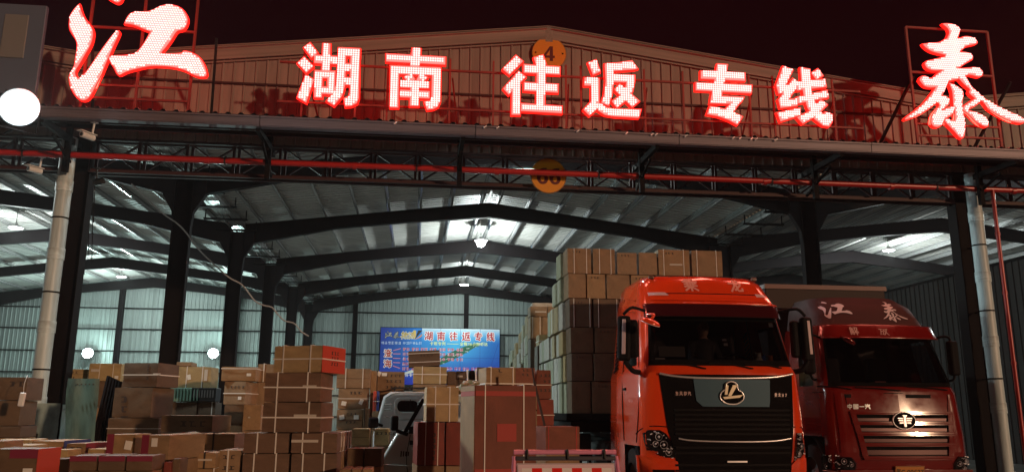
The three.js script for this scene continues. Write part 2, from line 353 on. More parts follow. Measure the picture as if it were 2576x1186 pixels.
// ---------- LED sign letters ----------
const K = 2576 / 3648;
const inPoly = (p, x, y) => { let c = false; for (let i = 0, j = p.length - 1; i < p.length; j = i++) { const [a, b] = p[i], [d, e] = p[j]; if ((b > y) !== (e > y) && x < (d - a) * (y - b) / (e - b) + a) c = !c; } return c; };
const segDist = (p, x, y) => { let m = 1e9; for (let i = 0, j = p.length - 1; i < p.length; j = i++) { const [a, b] = p[j], [d, e] = p[i], l = (d - a) ** 2 + (e - b) ** 2 || 1e-9, t = Math.max(0, Math.min(1, ((x - a) * (d - a) + (y - b) * (e - b)) / l)); m = Math.min(m, Math.hypot(a + t * (d - a) - x, b + t * (e - b) - y)); } return m; };
const area = (p) => { let s = 0; p.forEach(([x, y], i) => { const [a, b] = p[(i + 1) % p.length]; s += x * b - a * y; }); return s / 2; };
const grow = (p, k) => { const s = Math.sign(area(p)); return p.map(([x, y], i) => {
  const [ax, ay] = p[(i + p.length - 1) % p.length], [bx, by] = p[(i + 1) % p.length];
  let n1 = [y - ay, ax - x], n2 = [by - y, x - bx]; const l1 = Math.hypot(...n1) || 1, l2 = Math.hypot(...n2) || 1;
  n1 = [n1[0] / l1, n1[1] / l1]; n2 = [n2[0] / l2, n2[1] / l2]; let nx = n1[0] + n2[0], ny = n1[1] + n2[1]; const l = Math.hypot(nx, ny) || 1; nx /= l; ny /= l;
  const c = Math.max(0.6, nx * n1[0] + ny * n1[1]); return [x + s * nx * k / c, y + s * ny * k / c]; }); };
const pts = (s) => s.trim().split(/\s+/).map((q) => q.split(',').map(Number));
const G = {   // stroke outlines as they stand in the photograph's enlargements
  jiang: { s: 1.977, x: 0, y: 0, curve: 1, p: [
    '552,28 560,60 585,120 620,165 645,205 645,260 625,320 590,380 555,440 525,490 522,520 545,550 590,520 640,455 690,380 740,310 790,245 822,215 832,230 800,300 765,380 735,450 705,520 670,590 640,650 610,690 575,700 540,680 510,640 490,590 485,535 500,500 520,460 530,400 540,330 535,280 510,240 488,200 485,150 495,100 525,55',
    '875,160 900,110 935,85 1000,82 1060,75 1110,50 1150,35 1200,33 1250,45 1290,75 1315,120 1310,165 1285,200 1240,215 1200,275 1160,330 1130,370 1190,378 1280,372 1290,358 1330,365 1390,395 1430,445 1450,520 1420,535 1370,525 1300,490 1230,470 1150,460 1050,460 950,480 880,500 830,520 800,470 762,405 800,392 880,388 945,375 985,340 1020,290 1050,235 1060,220 1010,200 940,170',
    '690,-75 740,-105 800,-100 845,-60 852,-15 825,12 790,0 745,-30'] },
  hu: { s: 3.22, x: 900, y: 130, p: ['585,120 655,68 740,180 668,235', '512,300 588,232 690,335 612,408', '608,440 698,490 610,750 508,690', '705,208 968,226 965,310 705,295', '805,78 888,82 880,400 790,390', '712,388 800,392 790,695 705,690', '712,388 945,398 942,475 712,468', '858,394 945,398 935,660 855,655', '790,575 945,580 940,655 788,650', '985,128 1230,140 1228,225 985,215', '985,128 1070,132 1062,420 1055,560 1020,680 930,785 850,735 920,650 955,560 970,400', '1130,135 1230,140 1222,300 1215,700 1190,760 1130,790 1060,795 1045,710 1100,690 1115,640 1120,300', '1050,310 1135,312 1135,395 1050,392', '1050,470 1135,472 1135,550 1050,548'] },
  nan: { s: 3.22, x: 900, y: 130, p: ['1830,130 1928,135 1910,350 1805,345', '1530,195 2210,232 2208,315 1530,278', '1580,330 2152,355 2150,440 1580,418', '1580,330 1678,335 1668,808 1575,805', '2060,350 2155,355 2150,740 2120,800 2070,825 2000,832 1970,745 2035,735 2050,690', '1735,460 1820,420 1860,490 1770,508', '1915,420 2005,465 1960,510 1880,500', '1695,505 2025,520 2022,588 1695,578', '1692,610 2030,628 2028,705 1690,690', '1810,500 1905,505 1900,790 1802,788'] },
  wang: { s: 3.68, x: 1700, y: 150, p: ['510,170 600,245 425,420 340,350', '545,380 638,450 415,680 345,605', '460,600 565,520 562,945 452,942', '745,200 865,165 905,285 785,320', '612,290 1088,320 1085,418 612,392', '615,525 1062,550 1060,655 615,628', '785,290 895,290 885,850 778,840', '578,802 1112,838 1110,925 575,895'] },
  fan: { s: 3.68, x: 1700, y: 150, p: ['1460,265 1562,228 1615,380 1522,420', '1412,462 1602,472 1600,565 1410,560', '1500,468 1602,472 1600,800 1500,790', '1500,770 1600,800 1575,870 1475,955 1400,880', '1560,800 1620,800 1700,855 1800,875 2152,880 2118,985 1800,965 1680,945 1590,890', '1678,282 1850,270 2030,242 2105,340 2060,350 1790,370 1680,360', '1678,282 1790,285 1788,500 1770,680 1725,825 1632,785 1670,680 1690,500', '1790,425 2068,432 2065,520 1790,515', '1965,500 2065,500 2040,640 1980,740 1835,855 1770,770 1880,700 1940,620', '1868,545 2125,770 2035,845 1805,620'] },
  zhuan: { s: 3.963, x: 2400, y: 200, p: ['392,205 1015,235 1012,340 392,308', '320,370 1110,405 1100,515 320,472', '625,105 765,115 665,640 525,650', '540,555 998,575 960,640 900,665 525,655', '998,575 830,800 720,760 870,600', '520,705 760,750 975,850 905,958 780,890 640,840 482,810'] },
  xian: { s: 3.963, x: 2400, y: 200, p: ['1555,138 1690,185 1590,400 1455,410', '1460,410 1700,400 1680,500 1490,520', '1695,310 1785,380 1600,640 1490,610', '1490,610 1755,600 1750,690 1520,722', '1475,795 1795,730 1790,825 1520,912', '1800,160 1930,180 1935,400 1960,560 2020,680 2090,790 2125,820 2150,785 2248,820 2240,930 2200,985 2120,970 2000,880 1900,720 1850,560 1815,350', '1955,235 2045,175 2115,268 2025,325', '1745,365 2140,322 2160,425 1750,475', '1750,580 2170,480 2190,575 1765,660', '2080,615 2175,680 2030,830 1830,945 1755,860 1950,760'] },
  tai: { s: 1.977, x: 2736, y: 0, curve: 1, p: [
    '1240,165 1290,165 1335,180 1355,205 1345,250 1330,275 1290,300 1270,270 1285,230 1275,195', '1100,308 1160,302 1220,296 1270,268 1340,272 1400,255 1450,265 1480,295 1450,308 1400,320 1350,362 1290,385 1220,372 1160,355 1120,330',
    '1270,350 1350,350 1330,410 1255,420', '1112,445 1125,430 1190,415 1260,395 1300,370 1350,368 1400,368 1440,385 1445,410 1420,425 1380,450 1340,475 1260,485 1180,490 1130,475', '1235,470 1320,468 1330,520 1240,525',
    '1075,560 1085,540 1115,535 1135,550 1170,545 1210,510 1260,490 1330,485 1400,480 1470,475 1510,495 1515,520 1490,535 1420,520 1370,545 1320,555 1270,570 1220,600 1160,610 1110,600',
    '1200,575 1270,565 1250,620 1220,680 1175,730 1110,780 1040,815 975,838 985,820 1040,780 1100,730 1150,670 1185,620', '1340,535 1390,535 1430,600 1480,650 1540,700 1620,745 1700,785 1780,820 1815,850 1780,860 1700,840 1620,800 1560,760 1520,710 1470,690 1425,650 1430,625 1390,590',
    '1285,585 1330,605 1365,630 1378,660 1370,710 1372,770 1385,830 1390,900 1380,960 1355,960 1320,920 1280,880 1250,845 1270,840 1320,850 1325,800 1315,740 1310,690 1305,640',
    '1180,690 1210,680 1260,680 1280,710 1265,740 1220,780 1270,760 1310,755 1300,800 1250,835 1220,880 1190,890 1160,870 1160,820 1185,780 1215,745 1205,720 1170,715', '1470,690 1500,700 1470,735 1430,755 1410,775 1460,790 1520,815 1550,850 1550,885 1520,880 1470,850 1420,800 1380,770 1390,745 1440,710'] },
};
const smooth = (p) => new THREE.SplineCurve([...p, p[0]].map(([x, y]) => new THREE.Vector2(x, y))).getPoints(p.length * 3).slice(0, -1).map((v) => [v.x, v.y]);
// outlines of one letter in metres on the plane z = LZ
const LZ = -14.7;
const outlines = (key) => { const g = G[key]; return g.p.map((s) => { let p = pts(s).map(([x, y]) => { const v = at((g.x + x / g.s) * K, (g.y + y / g.s) * K, LZ); return [v.x, v.y]; }); if (g.curve) p = smooth(p); return area(p) < 0 ? p.reverse() : p; }); };
const shapeOf = (p) => new THREE.Shape(p.map(([x, y]) => new THREE.Vector2(x, y)));
const ledMat = mat(0.9, 0.4, 0.4, 0.4, 0, { emissive: rgb(2.6, 1.2, 1.12) });
const faceMat = mat(0.6, 0.1, 0.1, 0.6, 0, { emissive: rgb(1.6, 0.27, 0.24) });  // plate emission stands in for the bloom between the LEDs
const bloomRimMat = mat(0.4, 0.02, 0.02, 0.5, 0, { emissive: rgb(2.0, 0.02, 0.012) });  // red rim glow stands in for camera bloom and reddens the wall
const dome = new THREE.SphereGeometry(0.019, 6, 3, 0, Math.PI * 2, 0, Math.PI / 2); dome.rotateX(Math.PI / 2);
const LETTERS = [['jiang', 'huge brush-style red LED letter at the far left above the canopy'], ['hu', 'red LED block letter with three water dots, first of the row of six'], ['nan', 'red LED block letter shaped like a gate, second of the row of six'], ['wang', 'red LED block letter just below the round 4 disc'], ['fan', 'red LED block letter right of the round 4 disc with sweeping foot'], ['zhuan', 'red LED block letter of few strokes, fifth of the row of six'], ['xian', 'red LED block letter with slanting strokes, last of the row of six'], ['tai', 'huge brush-style red LED letter at the far right above the canopy']];
for (const [key, label] of LETTERS) {
  const ps = outlines(key);
  let x0 = 1e9, x1 = -1e9, y0 = 1e9, y1 = -1e9; ps.flat().forEach(([x, y]) => { x0 = Math.min(x0, x); x1 = Math.max(x1, x); y0 = Math.min(y0, y); y1 = Math.max(y1, y); });
  const cx = (x0 + x1) / 2, t = thing('sign_letter', label, 'letter', [cx, y0, LZ]), loc = (p) => p.map(([x, y]) => [x - cx, y - y0]), big = G[key].curve ? 1 : 0;
  const sh = ps.map(loc);
  const ext = (grown, depth, z) => merged(sh.map((p, i) => { const g = new THREE.ExtrudeGeometry(shapeOf(grow(p, grown)), { depth: depth + i * 0.0015, bevelEnabled: false }); g.translate(0, 0, z); return g; }));
  mk('housing', ext(0.019, 0.07, -0.1), bloomRimMat, t);  // letter sides and rim glow in place of bloom
  mk('face_plate', ext(0, 0.02, -0.024), faceMat, t);
  const pitch = 0.0455, mats = [], m4 = new THREE.Matrix4();
  for (let j = 0, y = y0 - 0.1; y < y1 + 0.1; y += pitch, j++) for (let x = x0 - 0.1 + (big && j % 2 ? pitch / 2 : 0); x < x1 + 0.1; x += pitch) {
    if (ps.some((p) => inPoly(p, x, y) && segDist(p, x, y) > 0.012)) mats.push([x - cx, y - y0]);
  }
  const leds = new THREE.InstancedMesh(dome, ledMat, mats.length); leds.name = 'led_bulbs';
  mats.forEach(([x, y], i) => leds.setMatrixAt(i, m4.makeTranslation(x, y, 0.014)));
  tag(leds, null, null, null, 'stuff'); t.add(leds);
  const w = x1 - x0, h = y1 - y0, l = new THREE.RectAreaLight(rgb(1, 0.2, 0.13), 22, w * 0.8, h * 0.8);
  l.position.set(cx, (y0 + y1) / 2, LZ + 0.1); l.lookAt(cx, (y0 + y1) / 2 - 2, LZ + 10); l.name = 'letter'; scene.add(l);
}
// steel racks that carry the letters
{
  const t = thing('letter_rack', 'red steel rack of rails and struts behind the six block letters', 'rack', [0, 0, 0]);
  for (const y of [7.3, 8.1]) mk('rail', bar(V(-2.75, y, -14.88), V(9.0, y, -14.88), 0.04), M.frameRed, t);
  for (const x of [-2.3, -1.3, -0.7, 0.5, 1.35, 2.8, 3.1, 4.4, 5.2, 6.6, 7.1, 8.4]) {
    mk('post', bar(V(x, 6.97, -14.89), V(x, 8.35, -14.89), 0.035), M.frameRed, t);
  }
  for (const x of [-2.3, 0.5, 2.8, 4.4, 6.6, 8.4]) mk('strut', bar(V(x + 0.05, 7.95, -14.9), V(x + 0.25, 7.12, -16.2), 0.03), M.frameRed, t);
}
for (const [x0, x1, y1, n, label] of [[-6.25, -4.35, 9.4, 0, 'red steel frame with struts behind the huge left letter'], [10.15, 12.02, 9.62, 1, 'red steel frame with struts behind the huge right letter']]) {
  const t = thing('letter_stand', label, 'frame', [0, 0, 0]), z = -14.86;
  for (const x of [x0, (x0 + x1) / 2, x1]) mk('post', bar(V(x, 6.98, z), V(x, y1, z), 0.045), M.frameRed, t);
  for (const y of [7.2, 7.45, 8.6, y1]) mk('rail', bar(V(x0, y, z), V(x1, y, z), 0.04), M.frameRed, t);
  for (const x of [x0 - 0.25, x1 + 0.1]) mk('strut', bar(V(x + 0.3, 8.5, z), V(x, 7.1, -16.1), 0.05), M.black, t);
}

// ---------- lamps ----------
function lampGlow(r, g, b) { return mat(0.9, 0.9, 0.9, 0.5, 0, { emissive: rgb(r, g, b) }); }
function highBay(label, x, y, z, I, glow) {
  const t = thing('high_bay_lamp', label, 'lamp', [x, y, z], 0, 'round lamps hanging under the ridges');
  const body = new THREE.LatheGeometry([[0, 0.17], [0.06, 0.17], [0.09, 0.08], [0.17, 0.05], [0.27, 0.02], [0.29, -0.02], [0.27, -0.03]].map(([a, b]) => new THREE.Vector2(a, b)), 28);
  mk('housing', body, mat(0.75, 0.75, 0.74, 0.4), t);
  const lens = new THREE.CylinderGeometry(0.26, 0.24, 0.03, 28); lens.translate(0, -0.035, 0); mk('lens', lens, lampGlow(glow, glow, glow * 1.05), t); if (glow > 20) { const glow_ball = new THREE.SphereGeometry(0.2, 24, 14); glow_ball.scale(1, 0.8, 1); glow_ball.translate(0, -0.13, 0); mk('glow_ball', glow_ball, lampGlow(glow, glow, glow * 1.05), t); }  // ball added under the brightest lamp to imitate its round glow
  mk('rod', rod(V(0, 0.16, 0), V(0, roofY(x, Math.round((x - RIDGE_X) / SPAN)) - y - 0.2, 0), 0.012), M.steel, t);
  const l = new THREE.PointLight(rgb(0.88, 1, 0.97), I); l.position.set(x, y - (glow > 20 ? 0.34 : 0.14), z); l.castShadow = true; l.shadow.radius = 8; l.name = 'high_bay_lamp'; scene.add(l);
}
highBay('high-bay lamp under the ridge in the left bay, nearest the left edge', -16.43, 8.86, -34.5, 150, 5);
highBay('high-bay lamp deep in the left bay, above the far wall floodlights', -16.43, 8.82, -46.8, 110, 5);
highBay('brightest high-bay lamp in the middle bay, high above the banner', 2.71, 9.0, -35.2, 105, 40);
highBay('smaller high-bay lamp in the middle bay nearest the far wall', 2.71, 8.95, -47.8, 70, 4);
highBay('high-bay lamp under the ridge in the right-hand bay', 21.8, 9.04, -34.9, 140, 5);
highBay('added high-bay lamp under the ridge of the left bay, unseen behind the canopy', -16.43, 8.9, -21.5, 95, 5);  // unseen lamps added in each bay to brighten the front of the roof
highBay('added high-bay lamp under the ridge of the middle bay, unseen behind the canopy', 2.71, 9.0, -19.2, 55, 5);
highBay('added high-bay lamp under the ridge of the right-hand bay, unseen behind the canopy', 21.8, 8.9, -21.5, 95, 5);
function flood(label, x, y, z, ry, rx, I, glow, col = [0.8, 1, 0.97]) {
  const t = thing('floodlight', label, 'floodlight', [x, y, z], ry, undefined);
  const in1 = new THREE.Group(); in1.name = 'head'; in1.rotation.x = rx; t.add(in1);
  const R = z < -50 ? 0.2 : 0.2; mk('housing', [rod(V(0, 0, -0.1), V(0, 0, -0.005), R + 0.03, 32), ...[-0.18, -0.09, 0, 0.09, 0.18].map((q) => box(0.012, 0.42, 0.08, q, 0, -0.14))], M.black, in1);
  const gl = new THREE.SphereGeometry(R, 28, 8, 0, Math.PI * 2, 0, Math.PI / 2); gl.scale(1, 0.35, 1); gl.rotateX(Math.PI / 2); mk('glass', gl, lampGlow(glow * col[0], glow * col[1], glow * col[2]), in1);
  const bowl = new THREE.LatheGeometry([[R + 0.004, 0.02], [R + 0.05, 0.045], [R + 0.09, 0.075], [R + 0.105, 0.06], [R + 0.04, 0]].map(([a, b]) => new THREE.Vector2(a, b)), 36); bowl.rotateX(Math.PI / 2); mk('bloom_bowl', bowl, mat(0.85, 0.87, 0.9, 0.5, 0, { emissive: rgb(0.3, 0.42, 0.46) }), in1);  // bowl added round the glass, its faint glow imitates lens bloom
  mk('bracket', [bar(V(-0.34, 0, -0.05), V(-0.34, -0.36, -0.08), 0.025), bar(V(0.34, 0, -0.05), V(0.34, -0.36, -0.08), 0.025), bar(V(-0.34, -0.36, -0.08), V(0.34, -0.36, -0.08), 0.025), bar(V(0, -0.36, -0.08), V(0, -0.36, -0.45), 0.03)], M.steel, t);
  const d = V(0, 0, 1).applyEuler(new THREE.Euler(rx, 0, 0)).applyEuler(new THREE.Euler(0, ry, 0));
  const l = new THREE.SpotLight(rgb(...col), I, 0, 1.45, 0.5, 2); l.position.set(x, y, z).addScaledVector(d, 0.13); l.target.position.copy(l.position).add(d); l.shadow.radius = 8; l.castShadow = true; l.name = 'floodlight'; scene.add(l, l.target);
  if (z < -50) { const b = new THREE.PointLight(rgb(...col), 34); b.position.copy(l.position).addScaledVector(d, 0.1); b.shadow.radius = 12; b.castShadow = true; b.name = 'floodlight'; scene.add(b); }  // point light added so its pool on the wall imitates bloom
}
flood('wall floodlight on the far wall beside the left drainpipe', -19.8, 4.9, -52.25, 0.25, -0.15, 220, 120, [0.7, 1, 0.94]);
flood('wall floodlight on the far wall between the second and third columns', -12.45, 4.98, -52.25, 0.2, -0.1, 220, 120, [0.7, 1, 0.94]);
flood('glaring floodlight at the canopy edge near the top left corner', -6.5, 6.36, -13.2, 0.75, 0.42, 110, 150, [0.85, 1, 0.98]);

// ---------- cartons ----------
const T_card = mottle(256, 0.86, 0.3, [3, 8, 21, 60], { grain: 0.05 });
const T_flute = (() => { const n = 128, d = new Uint8Array(n * n * 4); for (let y = 0; y < n; y++) for (let x = 0; x < n; x++) { const v = 128 + 40 * Math.sin(x / n * Math.PI * 2 * 32) + (rnd() - 0.5) * 90; d.set([v, v, v, 255], (y * n + x) * 4); } const t = new THREE.DataTexture(d, n, n); t.wrapS = t.wrapT = THREE.RepeatWrapping; t.magFilter = THREE.LinearFilter; t.needsUpdate = true; return t; })();
const cm = (r, g, b) => mat(r, g, b, 0.72, 0, { map: T_card, bumpMap: T_flute, bumpScale: 0.0012 });
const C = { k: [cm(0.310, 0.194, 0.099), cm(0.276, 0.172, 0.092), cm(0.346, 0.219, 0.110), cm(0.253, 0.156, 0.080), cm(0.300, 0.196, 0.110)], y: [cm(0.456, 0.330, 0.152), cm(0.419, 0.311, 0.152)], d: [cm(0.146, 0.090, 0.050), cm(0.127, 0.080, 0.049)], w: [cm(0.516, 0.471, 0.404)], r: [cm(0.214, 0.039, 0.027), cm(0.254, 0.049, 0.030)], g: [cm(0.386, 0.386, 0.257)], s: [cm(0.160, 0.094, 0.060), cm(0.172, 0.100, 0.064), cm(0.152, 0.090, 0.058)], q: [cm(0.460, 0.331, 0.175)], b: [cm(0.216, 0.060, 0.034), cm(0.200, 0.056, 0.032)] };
const X = { strap: mat(0.72, 0.7, 0.66, 0.45), dark: mat(0.025, 0.02, 0.02, 0.5), tape: phys(0.62, 0.58, 0.52, 0.2, 0.1, { clearcoat: 1, clearcoatRoughness: 0.08 }), label: mat(0.75, 0.75, 0.72, 0.6), red: mat(0.48, 0.06, 0.035, 0.6), maroon: mat(0.2, 0.02, 0.05, 0.6), blue: mat(0.03, 0.05, 0.22, 0.6), ink: mat(0.05, 0.035, 0.03, 0.7), kraft: cm(0.4, 0.26, 0.13), kraft_redlit: cm(0.25, 0.085, 0.048), redink: mat(0.36, 0.03, 0.02, 0.65) };
const bodies = new Map();
// a cardboard body: rounded edges, faces pushed in a little here and there, crushed corners
function dented(w, h, d) {
  const g = new THREE.BoxGeometry(w, h, d, 9, 7, 7), p = g.attributes.position, q = rr(0, 50), r = 0.012, v = V(), H = [w / 2, h / 2, d / 2], amp = rr(0.006, 0.016);
  for (let i = 0; i < p.count; i++) {
    v.fromBufferAttribute(p, i);
    const a = v.toArray(), inn = a.map((c, k) => Math.max(-H[k] + r, Math.min(H[k] - r, c))), n = V(a[0] - inn[0], a[1] - inn[1], a[2] - inn[2]); if (n.lengthSq() > 0) n.normalize();
    const dent = Math.max(0, noise.noise(v.x * 3.1 + q, v.y * 3.4, v.z * 3.2 + q)) * amp + Math.max(0, noise.noise(v.x * 9 + q, v.y * 9, v.z * 9)) * amp * 0.5;
    const edges = a.filter((c, k) => Math.abs(Math.abs(c) - H[k]) < 1e-4).length;
    const k = r - dent * (edges > 1 ? 0.8 : 1) - (edges === 3 ? rnd() * 0.0 : 0);
    p.setXYZ(i, inn[0] + n.x * k, inn[1] + n.y * (n.y < 0 ? r : k) + h / 2, inn[2] + n.z * k);
  }
  g.computeVertexNormals(); return g;
}
function bodyGeo(w, h, d) { const k = [w, h, d].map((v) => v.toFixed(2)).join(); if (!bodies.has(k)) { bodies.set(k, dented(w, h, d)); } return bodies.get(k); }
// parts of a carton: w, h, d in metres, o = what is on it
function carton(label, w, h, d, p, ry, o = {}, group) {
  const t = thing('carton', label, 'carton', p, ry, group);
  const ms = C[o.c ?? 'k'];
  mk('body', bodyGeo(w, h, d), o.m ?? ms[Math.floor(rnd() * ms.length)], t);
  if (!o.bare) {   // flap joint on the lid, closed with tape
    mk('flap_joint', box(w - 0.03, 0.002, 0.005, 0, h + 0.0005, 0), X.ink, t);
  }
  const loopX = (x, s) => [box(s, h + 0.006, 0.004, x, h / 2, d / 2 + 0.003), box(s, h + 0.006, 0.004, x, h / 2, -d / 2 - 0.003), box(s, 0.004, d + 0.006, x, h + 0.003, 0), box(s, 0.004, d + 0.002, x, 0.0025, 0)];
  for (const f of o.v ?? []) mk('strap', loopX((f - 0.5) * w, o.sw ?? 0.015), o.sm ?? X.strap, t);
  for (const f of o.h ?? []) { const y = f * h, s = o.sw ?? 0.015; mk('strap', [box(w + 0.012, s, 0.004, 0, y, d / 2 + 0.006), box(w + 0.012, s, 0.004, 0, y, -d / 2 - 0.006), box(0.004, s, d + 0.012, w / 2 + 0.006, y, 0), box(0.004, s, d + 0.012, -w / 2 - 0.006, y, 0)], o.sm ?? X.strap, t); }
  for (const [fx, fy, lw, lh, rz = 0] of o.l ?? []) mk('label', box(lw, lh, 0.003, (fx - 0.5) * w, fy * h, d / 2 + 0.0035, 0, 0, rz), X.label, t);
  for (const [fx, fy, tw, th] of o.t ?? []) mk('tape', box(tw, th, 0.003, (fx - 0.5) * w, fy * h, d / 2 + 0.0045), X.tape, t);  // short pale strips, lamp glints on the tape put into their colour
  if (o.seam) mk('lid_seam', box(w - 0.02, 0.005, 0.002, 0, o.seam * h, d / 2 + 0.0012), X.ink, t);
  for (const [m, fx0, fx1, fy0, fy1] of o.panel ?? []) mk('print_or_light_panel', box((fx1 - fx0) * w, (fy1 - fy0) * h, 0.003, ((fx0 + fx1) / 2 - 0.5) * w, (fy0 + fy1) / 2 * h, d / 2 + 0.0012), X[m], t);
  for (const [m, f0, f1, fy0 = 0.01, fy1 = 0.99] of o.side ?? []) mk('print_or_light_panel', box(0.003, (fy1 - fy0) * h, (f1 - f0) * d, w / 2 + 0.0012, (fy0 + fy1) / 2 * h, d / 2 - (f0 + f1) / 2 * d), X[m] ?? m, t);
  for (const [m, f0, f1, fy0 = 0.01, fy1 = 0.99] of o.left ?? []) mk('print_or_light_panel', box(0.003, (fy1 - fy0) * h, (f1 - f0) * d, -w / 2 - 0.0012, (fy0 + fy1) / 2 * h, d / 2 - (f0 + f1) / 2 * d), X[m] ?? m, t);
  const print = (list, place) => { const gs = []; for (const [fx, fy, n, size, vert] of list) for (let i = 0; i < n; i++) for (let q = 0; q < 3; q++) gs.push(place(fx, fy, (vert ? 0 : i * size * 1.25) + rr(-0.2, 0.2) * size, (vert ? -i * size * 1.2 : 0) + (q - 1) * size * 0.3, q === 1 ? size * rr(0.2, 0.4) : size * rr(0.5, 0.9), size * (q === 1 ? 0.5 : 0.13))); return gs; };
  if (o.ink?.length) { const m = mk('print', print(o.ink, (fx, fy, dx, dy, a, b) => box(a, b, 0.002, (fx - 0.5) * w + dx, fy * h + dy, d / 2 + 0.003)), o.inkm ?? X.ink, t); tag(m, null, null, null, 'stuff'); }
  if (o.sideInk) { const m = mk('print', print(o.sideInk, (fx, fy, dx, dy, a, b) => box(0.002, b, a, w / 2 + 0.0035, fy * h + dy, d / 2 - fx * d - dx)), o.inkm ?? X.ink, t); tag(m, null, null, null, 'stuff'); }
  return t;
}
// a column of cartons whose joints are seen at the given heights of the photograph; rows from the top: [label, x0, x1, yTop, options]
const FILL = 'kraft carton low in a stack, under the cartons in view';
function column(z, rows, yb, base = 0) {
  const bottoms = rows.map((r, i) => i < rows.length - 1 ? rows[i + 1][3] : yb);
  let last;
  rows.forEach(([label, x0, x1, yt, o = {}], i) => {
    const xm = (x0 + x1) / 2, top = at(xm, yt, z).y, low = Math.max(base, at(xm, bottoms[i], z).y), ry = (o.ry ?? 0) * Math.PI / 180 + (o.ry === undefined ? rr(-0.012, 0.012) : 0);
    const zz = z + (o.dz ?? 0), a = at(x0, (yt + bottoms[i]) / 2, zz), b = at(x1, (yt + bottoms[i]) / 2, zz);
    const w = (b.x - a.x) / Math.cos(ry), d = o.d ?? 0.45;
    const cx = (a.x + b.x) / 2 - Math.sin(ry) * d / 2, cz = zz - Math.cos(ry) * d / 2;
    const t = carton(label, w, top - low - 0.002, d, [cx, low, cz], ry, o);
    if (o.rz) t.rotation.z = o.rz;
    last = { w, d, cx, cz, low, ry };
  });
  const n = Math.ceil((last.low - base - 0.02) / 1.3), h = (last.low - base) / n;
  for (let i = 0; i < n; i++) carton(FILL, last.w, h - 0.002, last.d, [last.cx, base + i * h, last.cz], last.ry + rr(-0.02, 0.02), { bare: true }, 'cartons at the feet of the stacks');
}
const S2 = [0.22, 0.75];
// front left
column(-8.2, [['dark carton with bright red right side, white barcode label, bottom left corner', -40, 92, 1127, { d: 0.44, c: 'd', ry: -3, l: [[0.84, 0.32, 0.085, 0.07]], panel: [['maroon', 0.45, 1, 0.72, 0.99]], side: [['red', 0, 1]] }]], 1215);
column(-8.9, [['orange-lit carton cut by the left edge behind the red-sided carton', -50, 10, 1107, { d: 0.4 }]], 1140);
column(-9.35, [['pale-topped low carton between the red-sided carton and the back row', 8, 84, 1117, { d: 0.35, c: 'y' }]], 1150);
column(-10, [['long low carton at the back of the bottom left group, nearest the left edge', -12, 72, 1104, { d: 0.5, c: 'y' }]], 1135);
column(-9.8, [['low carton with dark blue right side in the bottom left group', 75, 158, 1107, { d: 0.62, ry: -7, side: [['blue', 0.04, 0.96]] }]], 1140);
column(-9.4, [['small kraft carton with handwriting marks and pink right side', 161, 215, 1113, { d: 0.6, ry: -12, ink: [[0.35, 0.55, 3, 0.07]], side: [['maroon', 0.02, 1]] }]], 1150);
column(-9.0, [['small low kraft carton tucked right of the red-sided carton', 133, 170, 1129, { d: 0.35, c: 'y' }]], 1155);
column(-9.3, [['low yellow carton tucked under the left labelled carton', 217, 268, 1127, { d: 0.4, c: 'y', ry: -5 }]], 1160);
column(-8.75, [['low dark carton left of the three maroon cartons', 132, 172, 1152, { d: 0.4, c: 'd' }]], 1200);
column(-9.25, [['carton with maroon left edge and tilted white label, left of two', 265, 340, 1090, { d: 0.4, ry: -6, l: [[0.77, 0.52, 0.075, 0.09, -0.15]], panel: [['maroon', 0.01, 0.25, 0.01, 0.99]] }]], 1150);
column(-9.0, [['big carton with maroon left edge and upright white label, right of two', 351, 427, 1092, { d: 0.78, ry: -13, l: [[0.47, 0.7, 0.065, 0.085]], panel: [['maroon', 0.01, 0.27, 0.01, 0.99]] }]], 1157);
[['left', 172, 242], ['middle', 245, 313], ['right', 316, 383]].forEach(([w, a, b], i) => column(-8.4, [[`low maroon-tinted carton with pale lid, ${w} of a row of three`, a, b, 1144, { d: 0.42, c: 'd', panel: [['maroon', 0.02, 0.98, 0.62, 0.97]], side: [] }]], 1184));
column(-8.7, [['pink-edged carton low beside the row of three', 409, 430, 1159, { d: 0.3, c: 'r' }]], 1200);
column(-8.75, [['dark red carton low under the labelled carton', 431, 452, 1152, { d: 0.3, c: 'd' }]], 1200);
// strapped bundles left of the tall stack
column(-11, [['long carton with two black straps, upper of the strapped bundles', 481, 590, 1089, { d: 0.6, v: [0.23, 0.5], sm: X.dark, sw: 0.02 }], ['kraft carton under the upper black-strapped carton', 470, 592, 1131, { d: 0.6 }]], 1165);
column(-11.6, [['pale carton with white straps left of the black-strapped carton', 459, 483, 1087, { d: 0.4, c: 'g', v: [0.5] }]], 1130);
column(-9.6, [['wide carton with two black straps, lower of the strapped bundles', 455, 542, 1137, { d: 0.45, v: [0.3, 0.67], sm: X.dark, sw: 0.018, t: [[0.55, 0.55, 0.25, 0.02]] }], ['kraft carton edged with pale tape under the lower black-strapped carton', 450, 538, 1178, { d: 0.45, v: [0.98], panel: [] }]], 1215);
column(-9.8, [['upright carton with one white strap beside the tall stack', 547, 606, 1131, { d: 0.5, v: [0.42], ink: [[0.3, 0.75, 2, 0.06], [0.3, 0.35, 2, 0.06]] }]], 1200);
